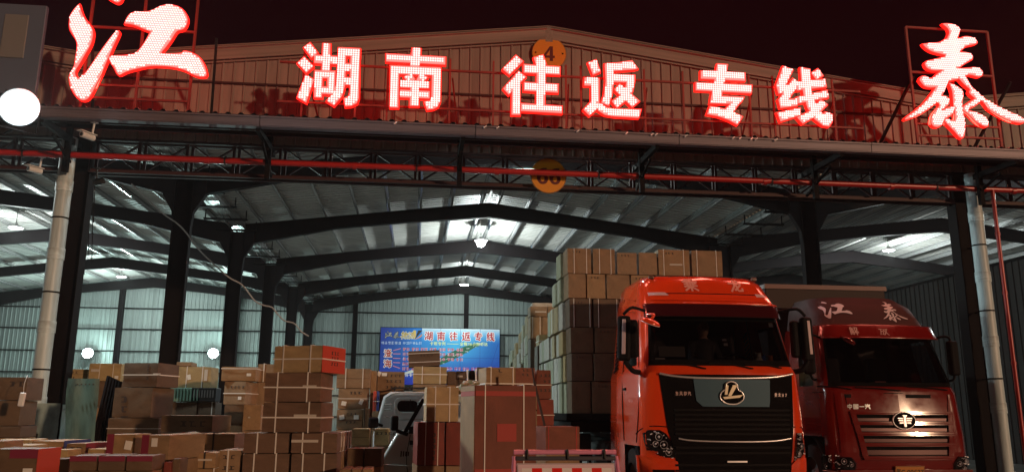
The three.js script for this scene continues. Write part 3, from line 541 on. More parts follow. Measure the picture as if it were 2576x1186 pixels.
// the tall front stack
const GLINT = (x, y, w = 0.2) => [[x, y, w, 0.03]];
column(-9.75, [
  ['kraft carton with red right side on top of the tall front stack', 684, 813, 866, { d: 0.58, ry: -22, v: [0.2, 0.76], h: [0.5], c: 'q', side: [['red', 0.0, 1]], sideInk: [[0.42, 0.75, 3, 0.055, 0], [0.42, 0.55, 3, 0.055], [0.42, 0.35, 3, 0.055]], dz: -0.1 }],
  ['strapped brown carton, second from the top of the tall front stack', 663, 808, 935.5, { d: 0.62, c: 's', ry: -7, v: [0.23, 0.76], h: [0.49], t: GLINT(0.8, 0.52, 0.16) }],
  ['strapped brown carton with shiny tape, third from the top of the tall front stack', 657, 808, 1010, { d: 0.62, c: 's', ry: -7, v: [0.23, 0.79], h: [0.49], t: GLINT(0.73, 0.55, 0.26) }]], 1087, at(730, 1087.5, -9.75).y);
column(-9.75, [
  ['strapped brown carton, second row from below, left half of the tall front stack', 612, 726, 1087.5, { d: 0.55, c: 's', v: [0.3, 0.71] }],
  ['strapped brown carton in the bottom row, left half of the tall front stack', 608, 726, 1139.5, { d: 0.55, c: 's', v: [0.25, 0.72] }]], 1192);
column(-9.75, [
  ['taped brown carton, second row from below, right half of the tall front stack', 731, 848, 1087.5, { d: 0.55, c: 's', v: [0.25, 0.68], t: GLINT(0.3, 0.6, 0.3) }],
  ['strapped brown carton in the bottom row, right half of the tall front stack', 730, 848, 1139.5, { d: 0.55, c: 's', v: [0.26, 0.72] }]], 1192);
['first', 'second', 'third', 'fourth'].forEach((w, i) => column(-10.34 - i * 0.33, [[`slim end-lit carton, ${w} behind the right half of the tall front stack`, 806 + i * 5, 860 + i * 7, 1087 - i * 1, { d: 0.31, v: [0.93], t: [[0.9, 0.5, 0.05, 0.12]] }], [`lower slim carton, ${w} behind the right half of the tall front stack`, 806 + i * 5, 860 + i * 7, 1134 - i * 2, { d: 0.31 }]], 1180 - i * 3));
// piles behind, left half
column(-13, [['big dark carton with a white band and shiny tape, left of the strapped olive carton', 305, 399, 911, { d: 0.62, ry: -14, c: 'd', h: [0.5], t: [[0.98, 0.52, 0.12, 0.03]], ink: [[0.72, 0.86, 4, 0.05, 1]] }],
  ['bigger dark carton with a square print, under the banded dark carton', 279, 384, 973, { d: 0.66, ry: -12, c: 'd', ink: [[0.3, 0.6, 3, 0.12, 1]] }],
  ['wide dark carton with a white band, third down in the dark pile', 268, 399, 1050, { d: 0.6, ry: -2, c: 'd', h: [0.4], sw: 0.008 }]], 1095);
column(-15.2, [['small carton lying on top of the strapped olive carton', 443, 481, 909, { d: 0.4 }], ['olive-lit carton with two white straps beside the second column', 442, 530, 921, { d: 0.55, c: 'y', v: [0.3, 0.75], l: [[0.37, 0.5, 0.06, 0.09, 0.2]], t: [[0.85, 0.6, 0.06, 0.2]] }]], 975, at(485, 1010, -15.2).y);
{
  const p = at(462, 991, -15.1), t = thing('plastic_crate', 'pale green ribbed plastic crate under the strapped olive carton', 'crate', [p.x, at(462, 1010, -15.2).y, -15.35]);
  mk('body', rbox(0.52, 0.24, 0.4, 0.015, 0, 0.125, 0), mat(0.16, 0.3, 0.24, 0.5), t);
  for (let i = 0; i < 9; i++) mk('rib', box(0.014, 0.2, 0.02, -0.22 + i * 0.055, 0.125, 0.21), mat(0.16, 0.3, 0.24, 0.5), t);
  const q = at(509, 991, -15.1), u = thing('plastic_crate', 'black slotted plastic crate under the strapped olive carton', 'crate', [q.x, at(509, 1010, -15.2).y, -15.35]);
  mk('body', rbox(0.42, 0.24, 0.4, 0.012, 0, 0.125, 0), M.black, u);
  for (let i = 0; i < 8; i++) mk('slot', box(0.022, 0.13, 0.01, -0.165 + i * 0.047, 0.14, 0.203), mat(0.14, 0.14, 0.14, 0.5), u);
}
column(-15.2, [['dark carton with a lit kraft end, middle row right of the dark pile', 426, 495, 1010, { d: 0.5, ry: -6, c: 'd', panel: [] }], ['kraft carton hidden behind the long dark carton', 428, 495, 1043, { d: 0.5 }]], 1085);
column(-15.2, [['dark carton beside the lit-ended carton, under the black crate', 496, 541, 1010, { d: 0.5, c: 'd', v: [0.8] }], ['brown carton hidden behind the right end of the long dark carton', 497, 543, 1043, { d: 0.5 }]], 1085);
column(-12.1, [['long dark carton lying below the two small middle cartons', 401, 536, 1043, { d: 0.7, ry: -9, c: 'd', ink: [[0.45, 0.5, 3, 0.1]] }]], 1087);
column(-13.6, [['flat banded carton with white label, top of pile left of tall front stack', 556, 643, 921, { d: 0.5, h: [0.86], l: [[0.8, 0.45, 0.07, 0.045]] }],
  ['banded carton with small label, second in pile left of tall front stack', 561, 618, 958, { d: 0.6, ry: -10, h: [0.48], l: [[0.75, 0.28, 0.055, 0.05]], ink: [[0.35, 0.75, 4, 0.05]] }],
  ['dark carton third in the pile left of the tall front stack', 562, 612, 1017, { d: 0.5, c: 'd' }]], 1068);
column(-12.5, [['plain carton standing in front of the pile left of the tall front stack', 610, 656, 1016, { d: 0.5, t: [[0.35, 0.5, 0.03, 0.02]] }]], 1082);
column(-14.1, [['carton with one strap peeping out left of the red-sided top carton', 647, 692, 914, { d: 0.5, v: [0.35] }]], 960);
column(-13.2, [['dark carton at the left edge, upper of two beside the hanging switch', -10, 66, 947, { d: 0.55, c: 'd', ink: [[0.5, 0.7, 2, 0.1]] }], ['dark carton at the left edge, lower of two beside the hanging switch', -20, 49, 1006, { d: 0.55, c: 'd' }], ['flat dark carton at the left edge by the sheet metal column guard', -20, 50, 1070, { d: 0.55, c: 'd' }]], 1100);
column(-17.4, [['yellow carton seen left of the left drainpipe', 60, 104, 948, { d: 0.5, c: 'y', t: [[0.5, 0.1, 0.5, 0.05]] }], ['dark carton with white bands seen left of the left drainpipe', 60, 104, 962, { d: 0.5, c: 'd', h: [0.45] }]], 1022);
column(-17.2, [['bright yellow carton with printed lines right of the left front column', 150, 220, 927, { d: 0.5, c: 'y', ink: [[0.15, 0.75, 4, 0.06], [0.15, 0.35, 4, 0.05]], seam: 0.6 }], ['olive carton with a white band right of the left front column', 146, 176, 962, { d: 0.5, h: [0.4] }]], 1024);
column(-16.9, [['bright yellow carton with shiny tape and small label, left of the banded dark carton', 222, 304, 913, { d: 0.5, c: 'y', t: [[0.2, 0.6, 0.16, 0.05]], l: [[0.87, 0.22, 0.07, 0.06]], v: [0.33, 0.75], sw: 0.01 }], ['dark carton under the bright yellow carton with shiny tape', 225, 304, 958, { d: 0.5, c: 'd' }]], 1024);
// pile right of the tall front stack
column(-14, [['strapped carton, top of the pile right of the tall front stack', 846, 931, 926, { d: 0.55, v: [0.27, 0.78], seam: 0.5 }],
  ['carton with two tilted white labels, second in the pile right of the tall front stack', 850, 925, 976, { d: 0.5, h: [0.5], sw: 0.01, l: [[0.2, 0.27, 0.08, 0.07, -0.2], [0.78, 0.36, 0.06, 0.09, -0.4]], ink: [[0.42, 0.78, 3, 0.06]] }],
  ['carton with two upright white labels, third in the pile right of the tall front stack', 846, 912, 1028, { d: 0.5, l: [[0.2, 0.6, 0.08, 0.07, 0.2], [0.75, 0.6, 0.08, 0.07]], ink: [[0.4, 0.75, 3, 0.05], [0.4, 0.35, 3, 0.05]], seam: 0.45 }]], 1079);
column(-14.3, [['narrow carton wedged between the two labelled piles', 931, 946, 931, { d: 0.5 }]], 988);
column(-14.5, [['carton with two white labels and black print lines, left of the blue banner foot', 947, 1017, 933, { d: 0.55, l: [[0.08, 0.87, 0.06, 0.08, -0.4], [0.27, 0.84, 0.09, 0.055]], ink: [[0.38, 0.78, 4, 0.06], [0.38, 0.5, 4, 0.06], [0.38, 0.2, 4, 0.06]], v: [0.02], sm: X.dark }], ['kraft carton below the black-print carton, behind the van', 950, 1016, 983, { d: 0.55 }]], 1040);
column(-13.9, [['slim carton at the right of the third labelled carton', 913, 929, 1026, { d: 0.5, v: [0.2], sm: X.dark }]], 1079);
{
  const p = at(946, 1032, -13.9), t = thing('wrapped_roll', 'slim red and blue wrapped roll standing left of the van', 'roll', [p.x, p.y - 0.02, -13.9]);
  mk('red_wrap', rbox(0.055, 0.33, 0.1, 0.015, -0.03, 0.17, 0), X.red, t); mk('blue_wrap', rbox(0.04, 0.33, 0.1, 0.015, 0.022, 0.17, 0), X.blue, t); mk('band', box(0.11, 0.012, 0.11, 0, 0.17, 0), X.strap, t);
}
column(-13.8, [['kraft carton under the slim red and blue roll', 935, 957, 1032, { d: 0.4 }]], 1078);
column(-12.6, [['carton with a glowing orange lower half between the tall front stack and the van', 884, 929, 1077, { d: 0.5, seam: 0.5, c: 'y' }]], 1120);
column(-12.5, [['carton with bold slanting black print by the nose of the van', 940, 979, 1077, { d: 0.4, c: 'y', ink: [[0.2, 0.72, 5, 0.05]] }]], 1120);
column(-10.6, [['dark carton with pale green lid, left of two before the van', 873, 914, 1126, { d: 0.42, c: 'd', ry: -3 }]], 1172);
column(-10.6, [['dark carton with pale green lid, right of two before the van', 915.5, 960, 1126, { d: 0.42, c: 'd', ry: -3 }]], 1172);
['left', 'middle', 'right'].forEach((w, i) => column(-9.2, [[`orange-topped carton cut by the lower edge, ${w} of three beside the tall front stack`, 856 + i * 27, 882 + i * 27, 1178, { d: 0.45 }]], 1220));
// pile in front of the banner
column(-14.4, [['tilted dark carton with two pale bands, topmost in front of the banner', 1028, 1108, 880, { d: 0.45, h: [0.28, 0.82], sw: 0.01, c: 'd', rz: 0.055, ink: [[0.4, 0.68, 4, 0.05]] }], ['olive carton with crossed white straps under the tilted dark carton', 1039, 1124, 921, { d: 0.5, c: 'y', v: [0.27, 0.8], h: [0.55] }]], 965);
column(-14.6, [['small dark carton right of the crossed-strap carton', 1125, 1147, 932, { d: 0.4, c: 'd' }], ['brown carton under the small dark carton', 1122, 1150, 967, { d: 0.5 }]], 1010);
column(-14.6, [['dark carton with a shiny mark, left of a white plastic strip', 1148, 1175, 932, { d: 0.4, c: 'd', t: [[0.35, 0.35, 0.09, 0.03]] }], ['low dark carton under the white plastic strips', 1144, 1192, 953, { d: 0.45, c: 'd' }]], 975);
column(-14.8, [['narrow dark carton between two white plastic strips', 1179, 1198, 930, { d: 0.4, c: 'd', t: [[0.5, 0.25, 0.1, 0.02]] }]], 970);
column(-14.5, [['dark upright carton at the left of the angled strapped carton', 1199, 1222, 922, { d: 0.45, c: 'd', ry: -4 }]], 968);
for (const [x, label] of [[1176.5, 'white plastic strip hanging between two dark cartons'], [1198, 'white plastic strip hanging left of the dark upright carton']]) {
  const p = at(x, 932, -14.35), t = thing('plastic_strip', label, 'plastic strip', [p.x, p.y - 0.24, -14.4]);
  mk('sheet', [box(0.022, 0.26, 0.006, 0, 0.13, 0, 0.05, 0.2, 0.06), box(0.03, 0.02, 0.1, 0, 0.25, -0.05)], M.white, t);
}
{
  const p = at(1171, 964, -11.0), t = thing('plastic_bag', 'crumpled olive plastic bag behind the big red-banded carton', 'bag', [p.x + 0.05, p.y - 0.08, -11.1]);
  const g = new THREE.IcosahedronGeometry(0.17, 4), q = g.attributes.position;
  for (let i = 0; i < q.count; i++) { const v = V().fromBufferAttribute(q, i), k = 1 + 0.35 * noise.noise(v.x * 14, v.y * 14, v.z * 14); q.setXYZ(i, v.x * k * 1.1, Math.max(-0.02, v.y * k * 0.75) + (v.x > 0 ? 0 : v.x * 0.3), v.z * k); }
  mk('bag', flat(g), mat(0.2, 0.2, 0.11, 0.35), t);
}
column(-11.2, [['angled carton with black print, olive left face and reddish right face', 1222, 1347, 923, { d: 0.5, ry: 8, v: [0.1, 0.55], h: [0.08], ink: [[0.28, 0.8, 1, 0.06], [0.76, 0.85, 2, 0.045, 0], [0.76, 0.6, 2, 0.045]], panel: [['kraft_redlit', 0.6, 0.995, 0.01, 0.99]] }], ['brown carton right behind the big red-banded carton', 1240, 1352, 968, { d: 0.5 }]], 1030);  // reddish panel puts the red sign light on the right face into colour
column(-11.4, [['reddish carton with black printing right of the leaning black strap', 1349, 1387, 929, { d: 0.5, c: 'b', h: [0.48], sw: 0.01, ink: [[0.3, 0.8, 3, 0.05], [0.55, 0.6, 2, 0.05], [0.3, 0.3, 3, 0.05]] }], ['dark red carton with a pale band low beside the leaning black strap', 1350, 1394, 1003, { d: 0.45, h: [0.4], c: 'r', sw: 0.01 }]], 1070);
{
  const t = thing('black_strap', 'black webbing strap leaning beside the big red-banded carton', 'strap', [0, 0, 0]);
  const a = at(1339, 925, -10.62), b = at(1344, 960, -10.6), c = at(1371, 1072, -10.4);
  mk('webbing', [bar(a, b, 0.035, 0.006), bar(b, c, 0.035, 0.006)], X.dark, t);
}
column(-10.7, [['strapped kraft carton above the dark red cartons beside the van', 1072, 1154, 972, { d: 0.55, ry: 3, c: 'q', v: [0.28, 0.72], h: [0.5], left: [] }]], 1060, at(1100, 1060.5, -10.7).y);
column(-10.7, [['dark red carton beside the van, left of two below the strapped kraft carton', 1049, 1119, 1060.5, { d: 0.65, ry: 5, c: 'r', v: [0.3, 0.75], sw: 0.01, ink: [[0.62, 0.7, 5, 0.06, 1]] }]], 1170);
column(-10.7, [['dark red carton, right of two below the strapped kraft carton beside the van', 1121, 1160, 1060.5, { d: 0.65, c: 'r' }]], 1170);
column(-8.8, [['big upright reddish carton with red bands and a red square print', 1192, 1352, 967, { d: 0.6, ry: 11, v: [0.165, 0.79], sw: 0.011, panel: [['redink', 0.01, 0.99, 0.885, 0.935], ['redink', 0.01, 0.99, 0.1, 0.145], ['redink', 0.36, 0.67, 0.42, 0.6]], left: [['kraft', 0.01, 0.99, 0.01, 0.883], ['kraft', 0.01, 0.99, 0.937, 0.99], ['redink', 0.01, 0.99, 0.885, 0.935]], c: 'b' }]], 1215);  // kraft left panel puts the light caught on that side into colour
column(-9.7, [['square carton with reddish side bands right of the big red-banded carton', 1372, 1460, 1071, { d: 0.5, ry: 6, panel: [['redink', 0.07, 0.1, 0.01, 0.99], ['redink', 0.88, 0.92, 0.01, 0.99]], c: 'b' }]], 1134);
// tall cargo stack on the flatbed of the first truck: rows of cartons, front face then the left side running back
const DECK = 1.56, FZ = -15.0, SX = 2.77;
{
  const ord = ['first', 'second', 'third', 'fourth', 'fifth', 'sixth', 'seventh', 'eighth', 'ninth', 'tenth', 'eleventh', 'twelfth', 'thirteenth', 'fourteenth', 'fifteenth', 'sixteenth', 'seventeenth', 'eighteenth', 'nineteenth', 'twentieth'];
  const ys = [621.6, 686, 748.5, 821, 886, 957, 1033].map((y) => at(1430, y, FZ).y); ys[6] = DECK;
  const front = [[[1429, 1491], [1494, 1552], [1556, 1608, 0.06], [1611, 1659, 0.05], [1662, 1743, -0.02], [1747, 1826, -0.02]], [[1430, 1476], [1478, 1526], [1528, 1588], [1590, 1650], [1652, 1735], [1738, 1824]],
    [[1433, 1491], [1493, 1560], [1562, 1640], [1642, 1730], [1732, 1822]], [[1435, 1493], [1495, 1560], [1562, 1640], [1642, 1730], [1732, 1822]], [[1436, 1490], [1492, 1560], [1562, 1640], [1642, 1730], [1732, 1822]], [[1436, 1484], [1486, 1560], [1562, 1640], [1642, 1730], [1732, 1822]]];
  front.forEach((row, i) => row.forEach(([a, b, lo = 0], j) => {
    const p = at(a, 800, FZ), q = at(b, 800, FZ), h = ys[i] - ys[i + 1] - 0.006 - lo, hidden = i > 1 ? j > 1 : i === 1 && j > 3;
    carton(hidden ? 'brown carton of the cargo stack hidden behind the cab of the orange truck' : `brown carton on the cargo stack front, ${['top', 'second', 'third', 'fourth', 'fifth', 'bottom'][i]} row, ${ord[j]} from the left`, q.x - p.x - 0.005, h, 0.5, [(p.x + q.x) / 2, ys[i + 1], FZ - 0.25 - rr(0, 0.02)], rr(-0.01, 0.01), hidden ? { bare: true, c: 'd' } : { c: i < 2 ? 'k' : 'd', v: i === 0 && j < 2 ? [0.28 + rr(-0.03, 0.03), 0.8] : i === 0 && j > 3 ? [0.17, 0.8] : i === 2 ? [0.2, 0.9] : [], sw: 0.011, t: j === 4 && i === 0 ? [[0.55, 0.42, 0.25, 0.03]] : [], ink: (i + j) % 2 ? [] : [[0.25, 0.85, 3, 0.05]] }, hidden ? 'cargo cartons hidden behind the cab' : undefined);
  }));
  // the left side: each row reaches further back than the one above
  const back = [-16.0, -16.55, -17.3, -18.6, -19.4, -19.4];
  back.forEach((zb, i) => {
    let z = FZ - 0.53, j = 1;
    while (z > zb) { const d = Math.min(i < 2 ? 0.52 : i === 2 ? 0.46 : 0.3 + rr(-0.03, 0.1), Math.max(0.24, z - zb)); carton(`pale-lit carton on the cargo stack left flank, ${['top', 'second', 'third', 'fourth', 'fifth', 'bottom'][i]} row, ${ord[j]} from the front`, 0.62, ys[i] - ys[i + 1] - 0.006 - rr(0, 0.03), d - 0.012, [SX + 0.31 + i * 0.015 + rr(-0.02, 0.02), ys[i + 1], z - d / 2], rr(-0.02, 0.02), { c: ['g', 'w', 'y'][Math.floor(rnd() * 3)], left: rnd() < 0.3 ? [['strap', 0.45, 0.52]] : [], bare: true }); z -= d; j++; }  // paler kinds put the greenish light on this flank into the colour
  });
  // rear pile further down the bed
  const rear = []; let z = -19.75, j = 0;
  while (z > -24.6) {
    const d = rr(0.34, 0.5), top = 4.18 - 0.085 * j + rr(-0.03, 0.05), n = 5; let y = DECK;
    for (let i = 0; i < n; i++) { const h = (top - DECK) / n; carton(`pale-lit carton in the rear cargo pile, ${ord[j]} column, ${ord[i]} from the deck`, 0.6, h - 0.008, d - 0.015, [2.84 + 0.3 + rr(-0.05, 0.05), y, z - d / 2], rr(-0.04, 0.04), { c: ['g', 'w', 'y'][Math.floor(rnd() * 3)], bare: true }); y += h; }  // pale kinds again, light on the flank put into the carton colour
    z -= d; j++;
  }
  const wide = (label, x0, x1, y0, y1, zz, o) => { const a = at(x0, (y0 + y1) / 2, zz), b = at(x1, (y0 + y1) / 2, zz); carton(label, b.x - a.x, at(x0, y0, zz).y - at(x0, y1, zz).y, 0.5, [(a.x + b.x) / 2, at(x0, y1, zz).y, zz - 0.25], 0, o); };
  wide('brown carton with shiny tape on top of the rear cargo pile, left of two', 1334, 1377, 769, 795, -19.6, { t: [[0.6, 0.45, 0.28, 0.035]] });
  wide('brown carton on top of the rear cargo pile, right of two', 1378, 1426, 769, 795, -19.6, { t: [[0.3, 0.5, 0.2, 0.02]] });
  wide('upright brown carton with white straps facing front in the rear cargo pile, left', 1334, 1363, 796, 850, -19.6, { v: [0.2, 0.85], sw: 0.012 });
  wide('upright brown carton with white straps facing front in the rear cargo pile, right', 1364, 1400, 796, 850, -19.6, { v: [0.4], sw: 0.012 });
  wide('small yellow strapped carton low in the gap of the cargo stack', 1356, 1386, 840, 868, -18.75, { c: 'y', v: [0.75], h: [0.4] });
  wide('brown carton filling the gap of the cargo stack below the upright cartons', 1334, 1400, 851, 1030, -19.6, { c: 'd', bare: true });
  wide('brown carton filling the gap under the small yellow strapped carton', 1352, 1390, 868.5, 1030, -18.75, { c: 'd', bare: true });
}
// sheet metal column guard and leaning sheets at the left front column
{
  const T_zinc = mottle(256, 0.7, 0.9, [2, 5, 11, 26], { grain: 0.05 });
  const zinc = mat(0.4, 0.54, 0.53, 0.5, 0.15, { map: T_zinc, roughnessMap: T_zinc });
  const t = thing('column_guard', 'battered grey sheet-metal guard with a slot round the left front column foot', 'column guard', [-6.92, 0, -16.35]);
  const front = new THREE.PlaneGeometry(1.0, 1.7, 20, 30), q = front.attributes.position;
  for (let i = 0; i < q.count; i++) q.setZ(i, 0.03 * noise.noise(q.getX(i) * 4, q.getY(i) * 3, 3) + 0.012 * noise.noise(q.getX(i) * 13, q.getY(i) * 11, 7));
  front.computeVertexNormals(); front.translate(0.04, 0.85, 0.48); mk('front_sheet', front, zinc, t);
  mk('side_sheet', box(0.012, 1.68, 0.95, 0.55, 0.84, 0.0, 0, 0.05, 0), zinc, t); mk('side_sheet', box(0.012, 1.68, 0.95, -0.46, 0.84, 0.0), zinc, t);
  mk('slot', box(0.38, 0.09, 0.05, 0.02, 1.12, 0.485), M.black, t); mk('slot_lip', box(0.4, 0.014, 0.05, 0.02, 1.172, 0.5), zinc, t);
  const s = thing('metal_sheet', 'bent greenish sheet-metal panel leaning right of the left front column', 'metal sheet', [0, 0, 0]);
  const a = at(162, 1105, -12.9), b = at(240, 1105, -12.9), c = at(250, 956, -13.3), d = at(177, 951, -13.3);
  const rows = []; for (let i = 0; i <= 12; i++) { const row = []; for (let j = 0; j <= 10; j++) { const u = j / 10, v = i / 12; const lo = V(a.x + (b.x - a.x) * u, 0.02, -12.9), hi = V(d.x + (c.x - d.x) * u, d.y, -13.3); const pnt = lo.lerp(hi, v); pnt.z += 0.05 * Math.sin(u * 9) * 0.3 + 0.04 * noise.noise(u * 3, v * 4, 1); pnt.x += 0.04 * Math.sin(v * 5) * (1 - u); row.push(pnt); } rows.push(row); }
  const sg = strip(rows, 0.1); sg.computeVertexNormals(); mk('sheet', sg, mat(0.075, 0.125, 0.1, 0.55, 0.2, { map: T_zinc }), s);
  for (let i = 0; i < 5; i++) mk('rivet', rod(at(194 + i * 10, 966, -13.22), at(194 + i * 10, 966, -13.2), 0.012, 6), M.black, s);
  const r = thing('ribbed_sheets', 'dark ribbed roofing sheets standing beside the bent metal panel', 'metal sheets', [0, 0, 0]);
  for (let k = 0; k < 5; k++) { const e = at(243 + k * 7.5, 1000, -13.15); mk('rib', bar(V(e.x - 0.06, 0.02, -13.0 - k * 0.03), V(e.x + 0.05, 2.1 - k * 0.02, -13.4), 0.035, 0.06), M.steel, r); }
  const w = thing('pull_switch', 'white pull switch hanging on a cord at the left', 'switch', [0, 0, 0]);
  const p = at(54, 1004, -12.4); mk('housing', rbox(0.075, 0.19, 0.05, 0.015, p.x, p.y, p.z, 0, 0, -0.08), M.white, w); mk('cord', tube([p.clone().add(V(0.01, 0.09, 0)), at(60, 965, -12.4), at(66, 948, -12.4), at(66, 947, -12.9)], 0.004, 20, 5), M.white, w);
}
// reflective road barrier board at the bottom
{
  const a = at(1296, 1139, -6), b = at(1548, 1133, -6), w = b.x - a.x, t = thing('barrier', 'pink barrier board with red and white reflective squares under a clamped rail', 'barrier', [(a.x + b.x) / 2, 0, -6]);
  const top = (a.y + b.y) / 2;
  const lean = new THREE.Group(); lean.name = 'board'; lean.position.y = top - 0.05; lean.rotation.x = -0.24; t.add(lean);
  const W = w * 1.02;
  const tex = canvasTex(512, 512, (c) => {
    c.fillStyle = '#e9cddb'; c.fillRect(0, 0, 512, 512); c.fillStyle = '#c8609a'; c.fillRect(42, 60, 428, 150);
    for (let i = 0; i < 9; i++) { c.fillStyle = i % 2 ? '#f01a0c' : '#f4eef2'; c.fillRect(20 + i * 53, 18, 53, 34); c.fillStyle = i % 2 ? '#d9d3d8' : '#d2170c'; if (i > 2 && i < 8) c.fillRect(20 + i * 53, 82, 53, 36); }
    c.fillStyle = '#4a2c55'; for (let k = 0; k < 9; k++) { c.fillRect(48 + k * 13, 92, 3, 22); c.fillRect(46 + k * 13, 96, 10, 4); c.fillRect(46 + k * 13, 106, 10, 4); }
    for (let k = 0; k < 6; k++) { c.fillRect(420 + k * 9, 76, 3, 16); c.fillRect(418 + k * 9, 80, 8, 3); }
    c.fillStyle = '#c9a4b8'; c.fillRect(20, 220, 472, 260); for (let i = 0; i < 9; i++) { c.fillStyle = i % 2 ? '#d2170c' : '#d9d3d8'; c.fillRect(20 + i * 53, 460, 53, 34); }
  });
  const pg = new THREE.PlaneGeometry(W - 0.05, 0.72); pg.translate(0, -0.4, 0.013); mk('face', pg, new THREE.MeshPhysicalMaterial({ map: tex, roughness: 0.35, clearcoat: 0.5 }), lean);
  mk('back_sheet', box(W - 0.04, 0.74, 0.02, 0, -0.4, 0), mat(0.5, 0.4, 0.45, 0.5), lean);
  for (const s of [-1, 1]) mk('edge_tube', rod(V(s * W / 2, 0.02, 0), V(s * (W / 2 + 0.05), -0.9, 0.0), 0.014, 10), phys(0.8, 0.28, 0.45, 0.3), lean);
  mk('rail', rod(V(-W / 2, 0.05, 0.0), V(W / 2, 0.05, 0.0), 0.017, 12), phys(0.8, 0.3, 0.48, 0.3, 0, { clearcoat: 1 }), lean);
  mk('rail', rbox(W * 0.98, 0.03, 0.02, 0.008, 0, 0.004, 0.01), mat(0.05, 0.05, 0.07, 0.4), lean);
  for (const x of [-0.26, 0.01, 0.26]) mk('clamp', [rbox(0.02, 0.075, 0.05, 0.008, x / 0.62 * W * 0.9, 0.03, 0.008)], M.black, lean);
  for (const s of [-1, 1]) mk('leg', rod(V(s * W * 0.5, top - 0.85, 0.18), V(s * W * 0.55, 0, 0.35), 0.016, 8), M.steel, t);
  for (const s of [-1, 1]) mk('leg', rod(V(s * W * 0.45, top - 0.1, -0.03), V(s * W * 0.5, 0, -0.35), 0.016, 8), M.steel, t);
}

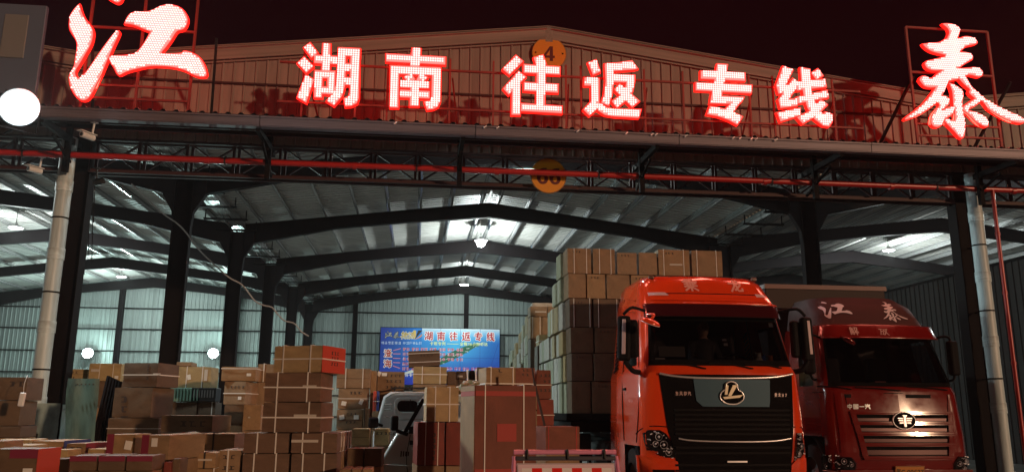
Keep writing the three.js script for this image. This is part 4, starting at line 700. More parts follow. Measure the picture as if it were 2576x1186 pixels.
// ---------- lettering drawn as print ----------
const GLYPH = {
  乘: '2,1 7,.5;.5,2.5 9.5,2.5;5,1 5,9.7;1.2,4.5 3.4,4.2;3,3.5 3,6.4;1,6.6 3.5,5.9;6.8,4.5 8.8,3.8;6.6,3.5 6.6,6 9,6;5,6.5 1,9.5;5,6.5 9,9.5', 龙: '.8,3 9.2,3;4.5,.5 4.2,5 1,9.5;5.6,3.5 5.6,8.5 6.2,9.2 9,9 9.2,7.5;8.5,4.5 4,8.5;6.5,.8 8,2',
  解: '2,.5 .8,2.5;1.2,1.5 3.8,1.5 3.2,3;1,3 4,3 4,9.5;1,3 .5,9.5;1,5 4,5;1,7 4,7;2.5,3 2.5,9;5.5,1 9,1 8.5,4 7.5,3.5;6.8,1 5.5,4;6.5,5 5.5,7;5,7.2 9.5,7.2;5.8,5.8 9,5.8;7.3,4.8 7.3,9.8', 放: '2.5,.3 3,1.5;.5,2.2 5,2.2;2,2.2 2,5 .5,9;2,4.8 4.3,4.8 4,8.5 2.8,8.8;6.5,.5 5.2,4;5.8,2.5 9.5,2.5;8.5,2.5 7.5,6 4.8,9.5;6,4.5 9.5,9.5',
  中: '1.5,2.5 8.5,2.5 8.5,6.5 1.5,6.5 1.5,2.5;5,.5 5,9.8', 国: '1,1 9,1 9,9.3 1,9.3 1,1;2.8,3 7.2,3;3,5 7,5;2.5,7.3 7.5,7.3;5,3 5,7.3;6.3,5.8 7,6.6', 一: '1,5 9,5', 汽: '1,1 2.2,2;.6,3.5 1.8,4.5;.8,9 2.5,6;4.5,.5 3.3,3;4,1.8 9,1.8;4,3.5 8.5,3.5;3.5,5.2 8,5.2 8.2,8.5 9.5,9.3 9.6,7.8',
  东: '1.5,2 8.8,2;4.5,.4 2.5,5 9,5;5.5,3.8 5.5,9.5 4.3,8.8;3,6.5 1.5,8.8;7.3,6.5 9,8.8', 风: '1.8,1 1.8,5 .6,9.5;1.8,1 8,1 8,7 9.5,9.2 9.7,7.5;3.2,3 6.8,8;6.8,3 3,8', 柳: '1,2.5 4,2.5;2.4,.5 2.4,9.6;2.4,3.5 .6,6.5;6,1.2 5,1.8 5,7 4.2,8;7.3,1.2 7.3,5 6,9.5;7.3,1.5 9.3,1.5 9.3,6.5 8.5,6.5',
  闽: '1.2,1.5 1.2,9.6;2,.6 2.8,1.5;3.5,1.5 8.8,1.5 8.8,9.5 7.8,9;3,4 7,4 7,6.5 3,6.5 3,4;5,2.6 5,8.4;3,8.6 7,8.2;6.3,7.6 7.2,8.8', 澄: '1,1 2,2;.6,3.5 1.6,4.5;.8,9.3 2.4,6;3.2,1.5 5,1.2 3,4.5;6,.5 5,2 9.5,4.5;8.5,.8 7,2.2;4.5,4.5 7.5,4.5;4,5.6 8,5.6 8,7.2 4,7.2 4,5.6;4.8,7.8 5.3,8.8;7.3,7.6 6.7,8.8;3,9.4 9.5,9.4',
  海: '1,1 2,2;.6,3.5 1.6,4.5;.8,9.3 2.4,6;4.5,.5 3.2,3;4,1.8 9.3,1.8;4.2,3.4 3.8,8.2 9,8.2;4.2,3.4 8.7,3.4 8.3,9.2 7.3,9.6;3,5.8 9.7,5.8;6,4 6.5,5;5.8,6.5 6.4,7.5', 物: '2,.5 1,3;1,2.5 4,2.5;2.6,.5 2.6,9.6;.6,6.8 4,5.5;6,.6 4.6,4;5.5,2.5 9.2,2.5 8.8,8.8 7.6,9.4;6.8,2.5 4.6,7;8.2,2.5 5.5,8.8',
  流: '1,1 2,2;.6,3.5 1.6,4.5;.8,9.3 2.4,6;6,.3 6.4,1.3;3.5,1.8 9.5,1.8;6,2 4.5,4 8.5,4;7.5,3 9,4.5;4.6,5.2 4.4,7.5 3.2,9.5;6.4,5.2 6.4,9;8.3,5.2 8.3,8.8 9.6,8.8', 卡: '5,.5 5,4;5,2 8.5,2;.8,4.3 9.2,4.3;5,4.3 5,9.7;5.5,6 7.5,7.2',
  班: '.5,1.2 3,1.2;.6,4.5 3,4.5;.4,8 3.2,7.3;1.8,1.2 1.8,7.6;4,2.5 4.3,4.5;5,.8 5,5 3.8,9.3;6,1.2 9.5,1.2;6.2,4.6 9.3,4.6;5.8,8.6 9.7,8.6;7.7,1.2 7.7,8.6', 专: '1.5,2 8.5,2;.6,4.3 9.4,4.3;5.4,.5 3.8,6.2 8,6.2 5,9;3,8 7,9.7', 列: '.8,1.2 5.5,1.2;2.8,1.2 1,5;2.2,3 5,3 4,6.5 1,9.5;2,5.2 3.3,6.5;7,2 7,6.5;9,.6 9,9 7.8,8.6',
  全: '5,.4 .6,4.5;5,.4 9.4,4.5;2.5,4.6 7.5,4.6;2.5,6.8 7.5,6.8;1,9.3 9,9.3;5,4.6 5,9.3', 程: '3.3,.6 .8,1.5;.6,3 4,3;2.3,1.2 2.3,9.6;2.3,3.2 .6,6.5;2.5,4.2 3.6,5.4;5,.9 9,.9 9,3.7 5,3.7 5,.9;4.8,5.2 9.4,5.2;5,7.1 9.2,7.1;4.4,9.3 9.7,9.3;7.1,5.2 7.1,9.3', 小: '5,.5 5,9 3.8,8.5;2.8,3.5 1,7.5;7.2,3.3 9.2,7.5',
  时: '1,1.6 3.8,1.6 3.8,8 1,8 1,1.6;1,4.7 3.8,4.7;4.8,3 9.7,3;8,.6 8,9.3 6.8,8.8;5.6,4.8 6.6,6.5', 必: '2,4 1,7;3.5,3 3.6,8 4.5,9 7.5,8.8 8,7.2;4.5,1 6,2.5;8.6,1.2 1.5,9.3;8.5,4 9.5,6.5', 达: '1.2,.8 2.2,2;.8,4 2.2,4 2.2,7.5 .6,9;2.2,7.5 4,9 9.7,9.2;3.8,3 9.3,3;6.4,.7 6,4.5 4,7.5;6.5,4 9,7.2',
};
function glyph(c, ch, x, y, s, lw, color) {
  c.strokeStyle = color; c.lineWidth = lw; c.lineCap = 'square'; c.lineJoin = 'miter';
  for (const line of GLYPH[ch].split(';')) { c.beginPath(); pts(line).forEach(([a, b], i) => c[i ? 'lineTo' : 'moveTo'](x + a * s / 10, y + b * s / 10)); c.stroke(); }
}
function inked(c, key, x, y, s, color, edge, ew) {   // a sign letter's outline, filled
  const ps = outlines(key), xs = ps.flat().map((p) => p[0]), ys = ps.flat().map((p) => p[1]), x0 = Math.min(...xs), y1 = Math.max(...ys), k = s / Math.max(Math.max(...xs) - x0, y1 - Math.min(...ys));
  const path = () => ps.forEach((p) => { c.beginPath(); p.forEach(([a, b], i) => c[i ? 'lineTo' : 'moveTo'](x + (a - x0) * k, y + (y1 - b) * k)); c.closePath(); if (edge && c.mode) { c.stroke(); } else c.fill(); });
  if (edge) { c.strokeStyle = edge; c.lineWidth = ew; c.lineJoin = 'round'; c.mode = 1; path(); c.mode = 0; }
  c.fillStyle = color; path();
}
const printMat = (w, h, draw, more = {}) => new THREE.MeshStandardMaterial({ map: canvasTex(w, h, draw), alphaTest: 0.5, roughness: 0.4, side: THREE.DoubleSide, ...more });

// ---------- truck cabs ----------
const T_dust = mottle(256, 0.3, 0.55, [2, 6, 15, 38], { grain: 0.05 }), T_dust2 = mottle(256, 0.9, 0.22, [2, 5, 13, 44], { grain: 0.03 });
const paint = (r, g, b) => phys(r, g, b, 0.5, 0.0, { clearcoat: 1, clearcoatRoughness: 0.28, clearcoatRoughnessMap: T_dust, specularIntensity: 0.4, map: T_dust2, roughnessMap: T_dust });
const P = { orange: paint(0.8, 0.062, 0.01), red: paint(0.17, 0.008, 0.006), fairing: mat(0.04, 0.008, 0.008, 0.7), dark: phys(0.0045, 0.0036, 0.004, 0.8, 0, { specularIntensity: 0.15 }), plastic: phys(0.007, 0.006, 0.007, 0.7, 0, { specularIntensity: 0.25 }), visor: phys(0.05, 0.006, 0.008, 0.12, 0, { clearcoat: 1 }), silver: phys(0.04, 0.1, 0.145, 0.55, 0.1, { specularIntensity: 0.5 }), glass: new THREE.MeshPhysicalMaterial({ color: rgb(0.3, 0.29, 0.3), roughness: 0.04, transmission: 1, thickness: 0, ior: 1.45, side: THREE.DoubleSide }), lens: new THREE.MeshPhysicalMaterial({ color: rgb(0.85, 0.85, 0.88), roughness: 0.03, transmission: 1, thickness: 0, side: THREE.DoubleSide }), cabin: mat(0.05, 0.045, 0.047, 0.8), mirror: mat(0.88, 0.88, 0.92, 0.3, 0.1), rim: mat(0.35, 0.35, 0.36, 0.4, 0.7), trim: mat(0.55, 0.42, 0.45, 0.4) };
class Cab {
  // sections: [y, half width, front z, corner radius, bow]; back at z = zb
  constructor(sections, zb) { this.s = sections; this.zb = zb; }
  sec(y) { const s = this.s; let i = 0; while (i < s.length - 2 && y > s[i + 1][0]) i++; const a = s[i], b = s[i + 1], t = Math.max(0, Math.min(1, (y - a[0]) / (b[0] - a[0]))); return a.map((v, k) => v + (b[k] - v) * t); }
  zAt(x, y) { const [, hw, zf, r, bow] = this.sec(y), ax = Math.min(Math.abs(x), hw - 0.002), fx = hw - r; const base = zf - bow * (Math.min(ax, fx) / hw) ** 2; return ax <= fx ? base : base - r + Math.sqrt(Math.max(0, r * r - (ax - fx) ** 2)); }
  surf(side, u, y) {
    const [, hw, zf, r, bow] = this.sec(y), fx = hw - r, zc = zf - bow * (fx / hw) ** 2;
    let x, z;
    if (u <= 1) { x = fx * u; z = zf - bow * (x / hw) ** 2; } else if (u <= 2) { const a = (u - 1) * Math.PI / 2; x = fx + r * Math.sin(a); z = zc - r + r * Math.cos(a); }
    else if (u <= 3) { x = hw; z = zc - r + (this.zb + 0.12 - zc + r) * (u - 2); } else { const a = (u - 3) * Math.PI / 2; x = (hw - 0.12) * (1 - (u - 3)) + 0.12 * Math.cos(a); z = this.zb + 0.12 - 0.12 * Math.sin(a); }
    return V(side * x, y, z);
  }
  shell(ys, us, skip) {
    const pos = [], idx = [], uv = [], nu = us.length;
    for (const side of [-1, 1]) { const base = pos.length / 3; ys.forEach((y) => us.forEach((u) => { const p = this.surf(side, u, y); pos.push(p.x, p.y, p.z); uv.push((u + (side > 0 ? 5 : 0)) * 0.35, y * 0.4); }));
      for (let i = 0; i < ys.length - 1; i++) for (let j = 0; j < nu - 1; j++) { if (skip(side, (us[j] + us[j + 1]) / 2, (ys[i] + ys[i + 1]) / 2)) continue; const a = base + i * nu + j, q = [a, a + 1, a + nu, a + 1, a + nu + 1, a + nu]; idx.push(...(side > 0 ? q : [q[0], q[2], q[1], q[3], q[5], q[4]])); } }
    // roof and floor
    for (const y of [ys[0], ys[ys.length - 1]]) { const b = pos.length / 3; const ring = [...us.map((u) => this.surf(1, u, y)), ...us.slice().reverse().map((u) => this.surf(-1, u, y))]; ring.forEach((p) => { pos.push(p.x, p.y, p.z); uv.push(p.x, p.z); }); pos.push(0, y, this.zb / 2); uv.push(0, 0); const c = pos.length / 3 - 1; for (let i = 0; i < ring.length; i++) idx.push(b + i, c, b + (i + 1) % ring.length); }
    const g = new THREE.BufferGeometry(); g.setAttribute('position', new THREE.Float32BufferAttribute(pos, 3)); g.setAttribute('uv', new THREE.Float32BufferAttribute(uv, 2)); g.setIndex(idx); g.computeVertexNormals(); return g;
  }
  // a patch between u0 and u1 (signed: negative u is the viewer's left), y0 and y1, standing off the surface
  patch(u0, u1, y0, y1, off, nu = 14, ny = 5) { const rows = []; for (let i = 0; i <= ny; i++) { const row = []; for (let j = 0; j <= nu; j++) { const u = u0 + (u1 - u0) * j / nu, y = y0 + (y1 - y0) * i / ny, p = this.surf(u < 0 ? -1 : 1, Math.abs(u), y), q = this.surf(u < 0 ? -1 : 1, Math.abs(u) + 0.01, y); const t = q.sub(p), n = V(t.z, 0, -t.x).normalize(); if (n.x * p.x < 0 && Math.abs(u) > 1.2 || (Math.abs(u) <= 1.2 && n.z < 0)) n.negate(); row.push(p.addScaledVector(n, off)); } rows.push(row); } const g = strip(rows, 1 / Math.max(nu, ny)); g.computeVertexNormals(); return g; }
  // a plate on the front: rows of [y, xLeft, xRight] from below, with thickness
  plate(rows, off, thick = 0.03, n = 16) {
    const fine = []; for (let i = 0; i < rows.length - 1; i++) { const k = Math.max(1, Math.ceil(Math.abs(rows[i + 1][0] - rows[i][0]) / 0.08)); for (let q = 0; q < k; q++) fine.push(rows[i].map((v, c) => v + (rows[i + 1][c] - v) * q / k)); } fine.push(rows[rows.length - 1]);
    const F = fine.map(([y, a, b]) => Array.from({ length: n + 1 }, (_, j) => { const x = a + (b - a) * j / n; return V(x, y, this.zAt(x, y) + off); }));
    const B = F.map((r) => r.map((p) => p.clone().add(V(0, 0, -thick))));
    const gs = [F, [F[0], B[0]], [F[F.length - 1], B[B.length - 1]], [F.map((r) => r[0]), B.map((r) => r[0])], [F.map((r) => r[n]), B.map((r) => r[n])]].map((r, i) => { const g = strip(r, 1); if (i === 0) { const uv = g.attributes.uv, R = F.length - 1; for (let a = 0; a <= R; a++) for (let b = 0; b <= n; b++) uv.setXY(a * (n + 1) + b, b / n, (fine[a][0] - fine[0][0]) / (fine[R][0] - fine[0][0])); } g.computeVertexNormals(); return g; });
    return merged(gs);
  }
  line(list, r, off = 0.01, seg = 40) { return tube(list.map(([x, y]) => V(x, y, this.zAt(x, y) + off)), r, seg, 8); }
}
const range = (a, b, n) => Array.from({ length: n + 1 }, (_, i) => a + (b - a) * i / n);
function wheel(parent, x, y, z, r, w) {
  const g = new THREE.Group(); g.name = 'wheel'; g.position.set(x, y, z); parent.add(g);
  const pr = [[r * 0.58, -w / 2], [r * 0.9, -w / 2], [r * 0.985, -w * 0.42], [r, -w * 0.3], [r, w * 0.3], [r * 0.985, w * 0.42], [r * 0.9, w / 2], [r * 0.58, w / 2]].map(([a, b]) => new THREE.Vector2(a, b));
  const ty = new THREE.LatheGeometry(pr, 36); ty.rotateZ(Math.PI / 2);
  const tr = []; for (let i = 0; i < 40; i++) { const a = i / 40 * Math.PI * 2; for (const s of [-1, 1]) tr.push(box(w * 0.3, 0.022, 0.03, s * w * 0.18, Math.cos(a) * r, Math.sin(a) * r, a, 0, 0)); }
  mk('tyre', [ty, ...tr], M.rubber, g);
  const hub = new THREE.LatheGeometry([[0.001, 0.1], [0.09, 0.1], [0.1, 0.04], [r * 0.4, 0.0], [r * 0.55, 0.07], [r * 0.6, 0.1]].map(([a, b]) => new THREE.Vector2(a, b)), 30); hub.rotateZ(Math.PI / 2 * (x < 0 ? 1 : -1));
  mk('rim', hub, P.rim, g);
  return g;
}
function headlight(parent, cab, outline, bulbs) {   // outline rows [y, xl, xr]; bulbs [x, y, r]
  const g = new THREE.Group(); g.name = 'headlight'; parent.add(g);
  mk('bowl', cab.plate(outline, 0.004, 0.02, 8), P.dark, g);
  const re = []; for (let i = 0; i < 16; i++) { const f = Math.floor(rnd() * (outline.length - 1)), q = rnd(), [ya, aa, ba] = outline[f], [yb, ab, bb] = outline[f + 1], y = ya + (yb - ya) * q, x = (aa + (ab - aa) * q) + ((ba - aa) + ((bb - ab) - (ba - aa)) * q) * rr(0.1, 0.9); re.push(box(rr(0.01, 0.035), rr(0.006, 0.016), 0.01, x, y, cab.zAt(x, y) + 0.014, rr(-0.9, 0.5), rr(-0.7, 0.7), rr(-0.7, 0.7))); } for (const [x, y, r] of bulbs) { const h = new THREE.SphereGeometry(r, 16, 8, 0, Math.PI * 2, 0, Math.PI / 2.2); h.rotateX(-Math.PI / 2); h.translate(x, y, cab.zAt(x, y) + 0.012 + r * 0.4); re.push(h); const b = new THREE.SphereGeometry(r * 0.35, 10, 8); b.translate(x, y, cab.zAt(x, y) + 0.02); re.push(b); }
  for (let i = 0; i < 7; i++) { const t = i / 6, [y, a, b] = outline[Math.min(outline.length - 1, Math.round(t * (outline.length - 1)))]; re.push(box(0.03, 0.012, 0.012, a + (b - a) * (0.15 + 0.7 * rnd()), y * 0.98 + 0.02 * rnd(), cab.zAt((a + b) / 2, y) + 0.012, 0, 0, rr(-0.6, 0.6))); }
  mk('reflector', re, P.mirror, g);  // white flecks paint the sparkle that the reflectors lack
  mk('cover', cab.plate(outline, 0.05, 0.045, 8), P.lens, g);
}
// ===== first truck: orange-red cab, flatbed with the tall cargo =====
const ZF = -11.75;
{
  const X0 = (at(1610, 1050, ZF).x + at(2035, 1050, ZF).x) / 2 + 0.05;
  const q = (x, y) => { const p = at(x, y, ZF); return [p.x - X0, p.y]; }, X = (x, y) => q(x, y)[0], Y = (y, x = 1825) => q(x, y)[1];
  const yWb = Y(915), yWt = Y(792), yVis = Y(757), yTop = at(1800, 690, ZF - 0.75).y;
  const cab = new Cab([[0.38, 1.22, -0.06, 0.22, 0.08], [0.6, 1.26, -0.01, 0.24, 0.08], [1.1, 1.265, 0, 0.24, 0.08], [Y(940), 1.24, -0.06, 0.25, 0.09], [yWb, 1.19, -0.1, 0.26, 0.1], [yWt, 1.115, -0.34, 0.27, 0.1], [yVis, 1.105, -0.36, 0.27, 0.1], [yVis + 0.05, 1.1, -0.4, 0.27, 0.1], [yTop - 0.14, 1.02, -0.68, 0.28, 0.12], [yTop - 0.04, 0.95, -0.8, 0.3, 0.14], [yTop, 0.84, -0.98, 0.3, 0.14]], -2.25);
  const t = thing('truck', 'orange-red heavy truck with tall cab and cartons stacked high on its flatbed', 'truck', [X0, 0, ZF]);
  const ys = [0.38, 0.6, 0.85, 1.1, 1.4, 1.75, Y(940), yWb, ...range(yWb, yWt, 6).slice(1), yVis, yVis + 0.05, ...range(yVis + 0.05, yTop - 0.14, 4).slice(1), yTop - 0.04, yTop];
  const us = [0, 0.25, 0.5, 0.75, 1, 1.15, 1.3, 1.45, 1.6, 1.8, 2, 2.12, 2.3, 2.5, 2.75, 3, 3.3, 3.6, 4];
  mk('body', cab.shell(ys, us, (s, u, y) => (y > yWb && y < yWt && u < 1.45) || (y > yWb && y < yWt - 0.08 && u > 2.12 && u < 2.5) || (y < 1.1 && u > 2 && u < 2.5)), P.orange, t);
  mk('windshield', cab.patch(-1.45, 1.45, yWb, yWt, -0.004, 30, 6), P.glass, t);
  for (const s of [-1, 1]) mk('side_window', cab.patch(s * 2.12, s * 2.5, yWb, yWt - 0.08, -0.004, 6, 4), P.glass, t);
  // dark frame round the windscreen, sun visor, reflective strips
  mk('windshield_frame', [cab.patch(-1.5, 1.5, yWb - 0.02, yWb + 0.07, 0.006, 30, 2), cab.patch(-1.47, 1.47, yWt - 0.05, yWt + 0.02, 0.006, 30, 2), cab.patch(-1.49, -1.38, yWb, yWt, 0.006, 3, 8), cab.patch(1.38, 1.49, yWb, yWt, 0.006, 3, 8)], P.dark, t);
  const vis = (y, off) => range(-1.75, 1.75, 30).map((u) => { const p = cab.surf(u < 0 ? -1 : 1, Math.abs(u), y); return V(p.x * 1.01, p.y, p.z + off); });
  const vg = strip([vis(yWt - 0.005, 0.13), vis(yVis - 0.02, 0.06), vis(yVis + 0.01, 0.02)], 0.05); vg.computeVertexNormals(); mk('sun_visor', vg, P.visor, t);
  mk('visor_lip', tube(vis(yVis + 0.005, 0.045), 0.012, 60, 6), P.orange, t);
  mk('visor_lip', tube(vis(yWt - 0.005, 0.13), 0.008, 60, 6), P.dark, t);
  const yS = at(1660, 737, ZF - 0.4).y;
  mk('roof_step', cab.plate([[yVis + 0.06, -0.98, 0.98], [yVis + 0.17, -0.96, 0.96]], 0.025, 0.05, 24), P.orange, t);
  mk('roof_groove', cab.plate([[yVis + 0.175, -0.95, 0.95], [yVis + 0.19, -0.95, 0.95]], 0.006, 0.02, 24), P.dark, t);
  for (const [a, b] of [[-0.98, -0.68], [0.76, 0.95]]) mk('reflective_strip', cab.plate([[yS - 0.015, a, b], [yS + 0.04, a, b - 0.05]], 0.032, 0.02, 6), P.trim, t);
  // roof lettering
  const yL0 = at(1800, 733, ZF - 0.45).y, yL1 = at(1800, 697, ZF - 0.62).y, L = (x) => at(x, 714, ZF - 0.55).x - X0;
  mk('roof_lettering', cab.plate([[yL0 + 0.01, L(1715), L(1885)], [yL1, L(1715), L(1885)]], 0.008, 0.004, 16), printMat(512, 120, (c) => { glyph(c, '乘', 26, 6, 108, 15, '#d79a8c'); glyph(c, '龙', 372, 6, 108, 15, '#d79a8c'); }), t);
  for (const x of [-0.86, 0.86]) mk('marker_lamp', rbox(0.09, 0.06, 0.07, 0.02, x, yTop - 0.06, -0.82), mat(0.1, 0.05, 0.03, 0.3), t);
  // front: black panel, silver panel, chrome strips, slats
  const row = (y, a, b) => [Y(y), X(a, y), X(b, y)];
  mk('grille_panel', cab.plate([row(1215, 1716, 1990), row(1186, 1710, 1993), row(1072, 1682, 2001), row(941, 1664, 2001)], 0.015, 0.05, 24), P.dark, t);
  mk('silver_panel', cab.plate([row(1022, 1770, 1938), row(1008, 1754, 1940), row(953, 1747, 1941)], 0.03, 0.03, 16), P.silver, t);
  const chromeLine = (list, r) => cab.line(list.map(([x, y]) => q(x, y)), r, 0.035, 60);
  mk('chrome_strip', chromeLine([[1664, 938], [1690, 943.5], [1740, 948.5], [1838, 950.5], [1930, 949], [1970, 945.5], [2002, 939]], 0.018), M.chrome, t);
  mk('chrome_strip', chromeLine([[1708, 1102], [1730, 1106], [1838, 1110], [1950, 1108], [1992, 1102]], 0.013), M.chrome, t);
  for (const y of [1030, 1042, 1054, 1066, 1078, 1090, 1124, 1138, 1168, 1182]) mk('grille_slat', cab.plate([row(y + 3.5, 1700, 1990), row(y - 2, 1700, 1990)], 0.04, 0.04, 16), P.plastic, t);
  mk('tow_cover', cab.plate([row(1162, 1828, 1878), row(1158, 1828, 1878)], 0.048, 0.02, 4), M.chrome, t);
  // maker's emblem: a rounded triangle ring with a chrome arrow
  {
    const e = new THREE.Group(); e.name = 'emblem'; const [ex, ey] = q(1841, 988), ez = cab.zAt(ex, ey) + 0.045; e.position.set(ex, ey, ez); t.add(e);
    const k = 0.0058, pt = (x, y) => V((x - 1841) * k, (988 - y) * k * 1, 0);
    const ring = [[1841, 959], [1856, 966], [1858, 978], [1870, 988], [1872, 1001], [1858, 1013], [1841, 1016], [1824, 1013], [1811, 1002], [1812, 989], [1823, 978], [1826, 966]].map(([x, y]) => pt(x, y));
    const cv = new THREE.CatmullRomCurve3(ring, true); mk('ring', new THREE.TubeGeometry(cv, 60, 0.013, 8, true), M.chrome, e);
    const s = new THREE.Shape(cv.getPoints(50).map((v) => new THREE.Vector2(v.x, v.y))); const bg = new THREE.ExtrudeGeometry(s, { depth: 0.02, bevelEnabled: false }); bg.translate(0, 0, -0.02); mk('plate', bg, P.dark, e);
    const poly = (list) => { const g = new THREE.ExtrudeGeometry(new THREE.Shape(list.map(([x, y]) => { const v = pt(x, y); return new THREE.Vector2(v.x, v.y); })), { depth: 0.02, bevelEnabled: true, bevelThickness: 0.006, bevelSize: 0.004, bevelSegments: 1 }); return g; };
    mk('arrow', [poly([[1830, 995], [1838, 995], [1856, 968], [1844, 968]]), poly([[1816, 998], [1870, 992], [1860, 999], [1820, 1003]]), poly([[1826, 964], [1832, 970], [1828, 992], [1821, 992]])], mat(0.5, 0.44, 0.32, 0.3, 0.6), e);
  }
  const small = (name, chars, x0, x1, y0, y1) => mk(name, cab.plate([row(y1, x0, x1), row(y0, x0, x1)], 0.021, 0.004, 8), printMat(64 * chars.length, 64, (c) => [...chars].forEach((ch, i) => { if (GLYPH[ch]) glyph(c, ch, i * 64 + 8, 6, 48, 6, '#c9a9a4'); else { c.fillStyle = '#c9a9a4'; c.font = 'bold 56px sans-serif'; c.fillText(ch, i * 64 + 14, 54); } })), t);
  small('lettering', '东风柳汽', 1701, 1742, 983, 997); small('lettering', '乘龙H7', 1952, 1988, 985, 998);
  // headlights and bumper corners
  headlight(t, cab, [row(1150, 1672, 1702), row(1132, 1633, 1699), row(1110, 1629, 1692), row(1090, 1627, 1678), row(1081, 1636, 1662)], [[...q(1660, 1098), 0.055], [...q(1672, 1118), 0.06], [...q(1652, 1116), 0.045], [...q(1684, 1137), 0.05]]);
  headlight(t, cab, [row(1156, 2003, 2016), row(1138, 2003, 2033), row(1112, 2005, 2030), row(1088, 2009, 2025)], [[...q(2018, 1100), 0.04], [...q(2020, 1122), 0.05], [...q(2014, 1142), 0.04]]);
  mk('panel_seam', [cab.line([q(1612, 1092), q(1626, 1078), q(1648, 1071), q(1682, 1073)], 0.008, 0.002, 20), cab.line([q(2002, 1073), q(2028, 1076), q(2034, 1084)], 0.008, 0.002, 12)], P.dark, t);
  mk('bumper_corner', cab.plate([row(1215, 1622, 1716), row(1176, 1614, 1708), row(1160, 1614, 1706), row(1146, 1612, 1666)], 0.03, 0.05, 10), P.orange, t);
  mk('bumper_corner', cab.plate([row(1215, 1992, 2034), row(1170, 1994, 2040), row(1152, 2010, 2038)], 0.03, 0.05, 10), P.orange, t);
  mk('fog_lamp_recess', cab.plate([row(1215, 1648, 1700), row(1180, 1646, 1698)], 0.036, 0.02, 6), P.dark, t);
  mk('bumper', box(2.3, 0.26, 0.1, 0, 0.42, -0.06), P.plastic, t);
  // wipers
  for (const [a, b] of [[[1700, 915], [1780, 926]], [[1790, 912], [1900, 926]], [[1880, 914], [1975, 924]]]) mk('wiper', cab.line([q(...a), q((a[0] + b[0]) / 2, (a[1] + b[1]) / 2 - 4), q(...b)], 0.01, 0.03, 16), P.plastic, t);
  // mirrors
  for (const s of [-1, 1]) {
    const m = new THREE.Group(); m.name = 'side_mirror'; t.add(m);
    const c = s < 0 ? at(1570, 850, ZF - 0.25) : at(2030, 852, ZF - 0.35), x = c.x - X0, y = c.y, z = c.z - ZF;
    mk('housing', [rbox(0.2, 0.68, 0.13, 0.05, x, y, z, 0, s * 0.25, s * 0.02), rbox(0.15, 0.58, 0.12, 0.05, x - s * 0.16, y + 0.0, z - 0.06, 0, s * 0.3, 0)], P.plastic, m);
    mk('reflector', rbox(0.055, 0.52, 0.014, 0.006, x + s * 0.02, y + 0.02, z + 0.068, 0, s * 0.25, s * 0.04), P.trim, m);
    mk('arm', tube([V(s * 1.1, y + 0.44, z - 0.15), V(x - s * 0.12, y + 0.46, z), V(x, y + 0.36, z)], 0.024), P.plastic, m); mk('arm', tube([V(s * 1.18, y - 0.5, z - 0.15), V(x - s * 0.12, y - 0.48, z), V(x, y - 0.34, z)], 0.04), P.plastic, m);
  }
  {
    const m = new THREE.Group(); m.name = 'round_mirror'; t.add(m); const c = at(1636, 811, ZF + 0.12), x = c.x - X0, y = c.y, z = 0.12;
    const d = new THREE.SphereGeometry(0.155, 24, 10, 0, Math.PI * 2, 0, Math.PI / 2); d.scale(1, 0.4, 0.75); d.rotateX(0.35); d.rotateZ(-0.3); d.translate(x, y, z); mk('housing', d, P.orange, m);
    const f = new THREE.CylinderGeometry(0.148, 0.148, 0.01, 24); f.scale(1, 1, 0.75); f.rotateX(0.35); f.rotateZ(-0.3); f.translate(x, y - 0.008, z + 0.005); mk('reflector', f, mat(0.75, 0.6, 0.62, 0.3, 0.2), m);
    mk('arm', tube([V(x, y + 0.03, z), V(x + 0.06, y + 0.11, z), V(x + 0.04, yWt + 0.02, -0.2)], 0.022, 16), P.orange, m);
  }
  // left flank: door seams, vents, step, handle
  for (const s of [-1, 1]) {
    const side = (u, y) => cab.surf(s, u, y).add(V(s * 0.004, 0, 0)), sl = (list, r) => tube(list.map(([u, y]) => side(u, y)), r, 40, 6);
    mk('door_seam', sl([[2.02, yWt - 0.02], [2.02, 1.6], [2.1, 1.15]], 0.008), P.dark, t); mk('door_seam', sl([[2.55, yWt - 0.02], [2.55, 1.9], [2.5, 1.15]], 0.008), P.dark, t);
    mk('fairing_seam', sl([[2.72, yTop - 0.3], [2.72, 1.2]], 0.008), P.dark, t);
    for (let i = 0; i < 10; i++) mk('vent_slat', bar(side(2.8, 2.95 - i * 0.07), side(2.93, 2.87 - i * 0.07), 0.02, 0.03), P.dark, t);
    mk('door_handle', bar(side(2.42, 1.95), side(2.5, 1.95), 0.03, 0.04), P.dark, t);
    mk('side_emboss', [sl([[2.15, yTop - 0.42], [2.6, yTop - 0.3]], 0.012), sl([[2.15, yTop - 0.62], [2.6, yTop - 0.52]], 0.012)], P.orange, t);
    const arch = new THREE.TorusGeometry(0.6, 0.045, 8, 24, Math.PI); arch.rotateY(Math.PI / 2); arch.translate(s * 1.2, 0.62, -1.05); mk('wheel_arch', arch, P.plastic, t);
    wheel(t, s * 1.06, 0.52, -1.05, 0.52, 0.3);
  }
  // cabin
  mk('cabin_lining', [box(2.1, 0.03, 1.9, 0, yWb - 0.25, -1.25), box(2.0, 1.5, 0.03, 0, yWb + 0.5, -2.1)], P.cabin, t);
  mk('dashboard', rbox(2.05, 0.22, 0.5, 0.08, 0, yWb - 0.1, -0.55), P.cabin, t);
  for (const x of [-0.55, 0.55]) { const sgrp = new THREE.Group(); sgrp.name = 'seat'; t.add(sgrp); mk('cushion', rbox(0.5, 0.16, 0.5, 0.06, x, yWb - 0.02, -1.35), P.cabin, sgrp); mk('backrest', rbox(0.48, 0.62, 0.14, 0.06, x, yWb + 0.3, -1.62, -0.12), P.cabin, sgrp); }
  { const g = new THREE.TorusGeometry(0.22, 0.018, 8, 28); g.rotateX(-0.9); g.translate(0.55, yWb + 0.08, -0.92); mk('steering_wheel', g, P.plastic, t); }
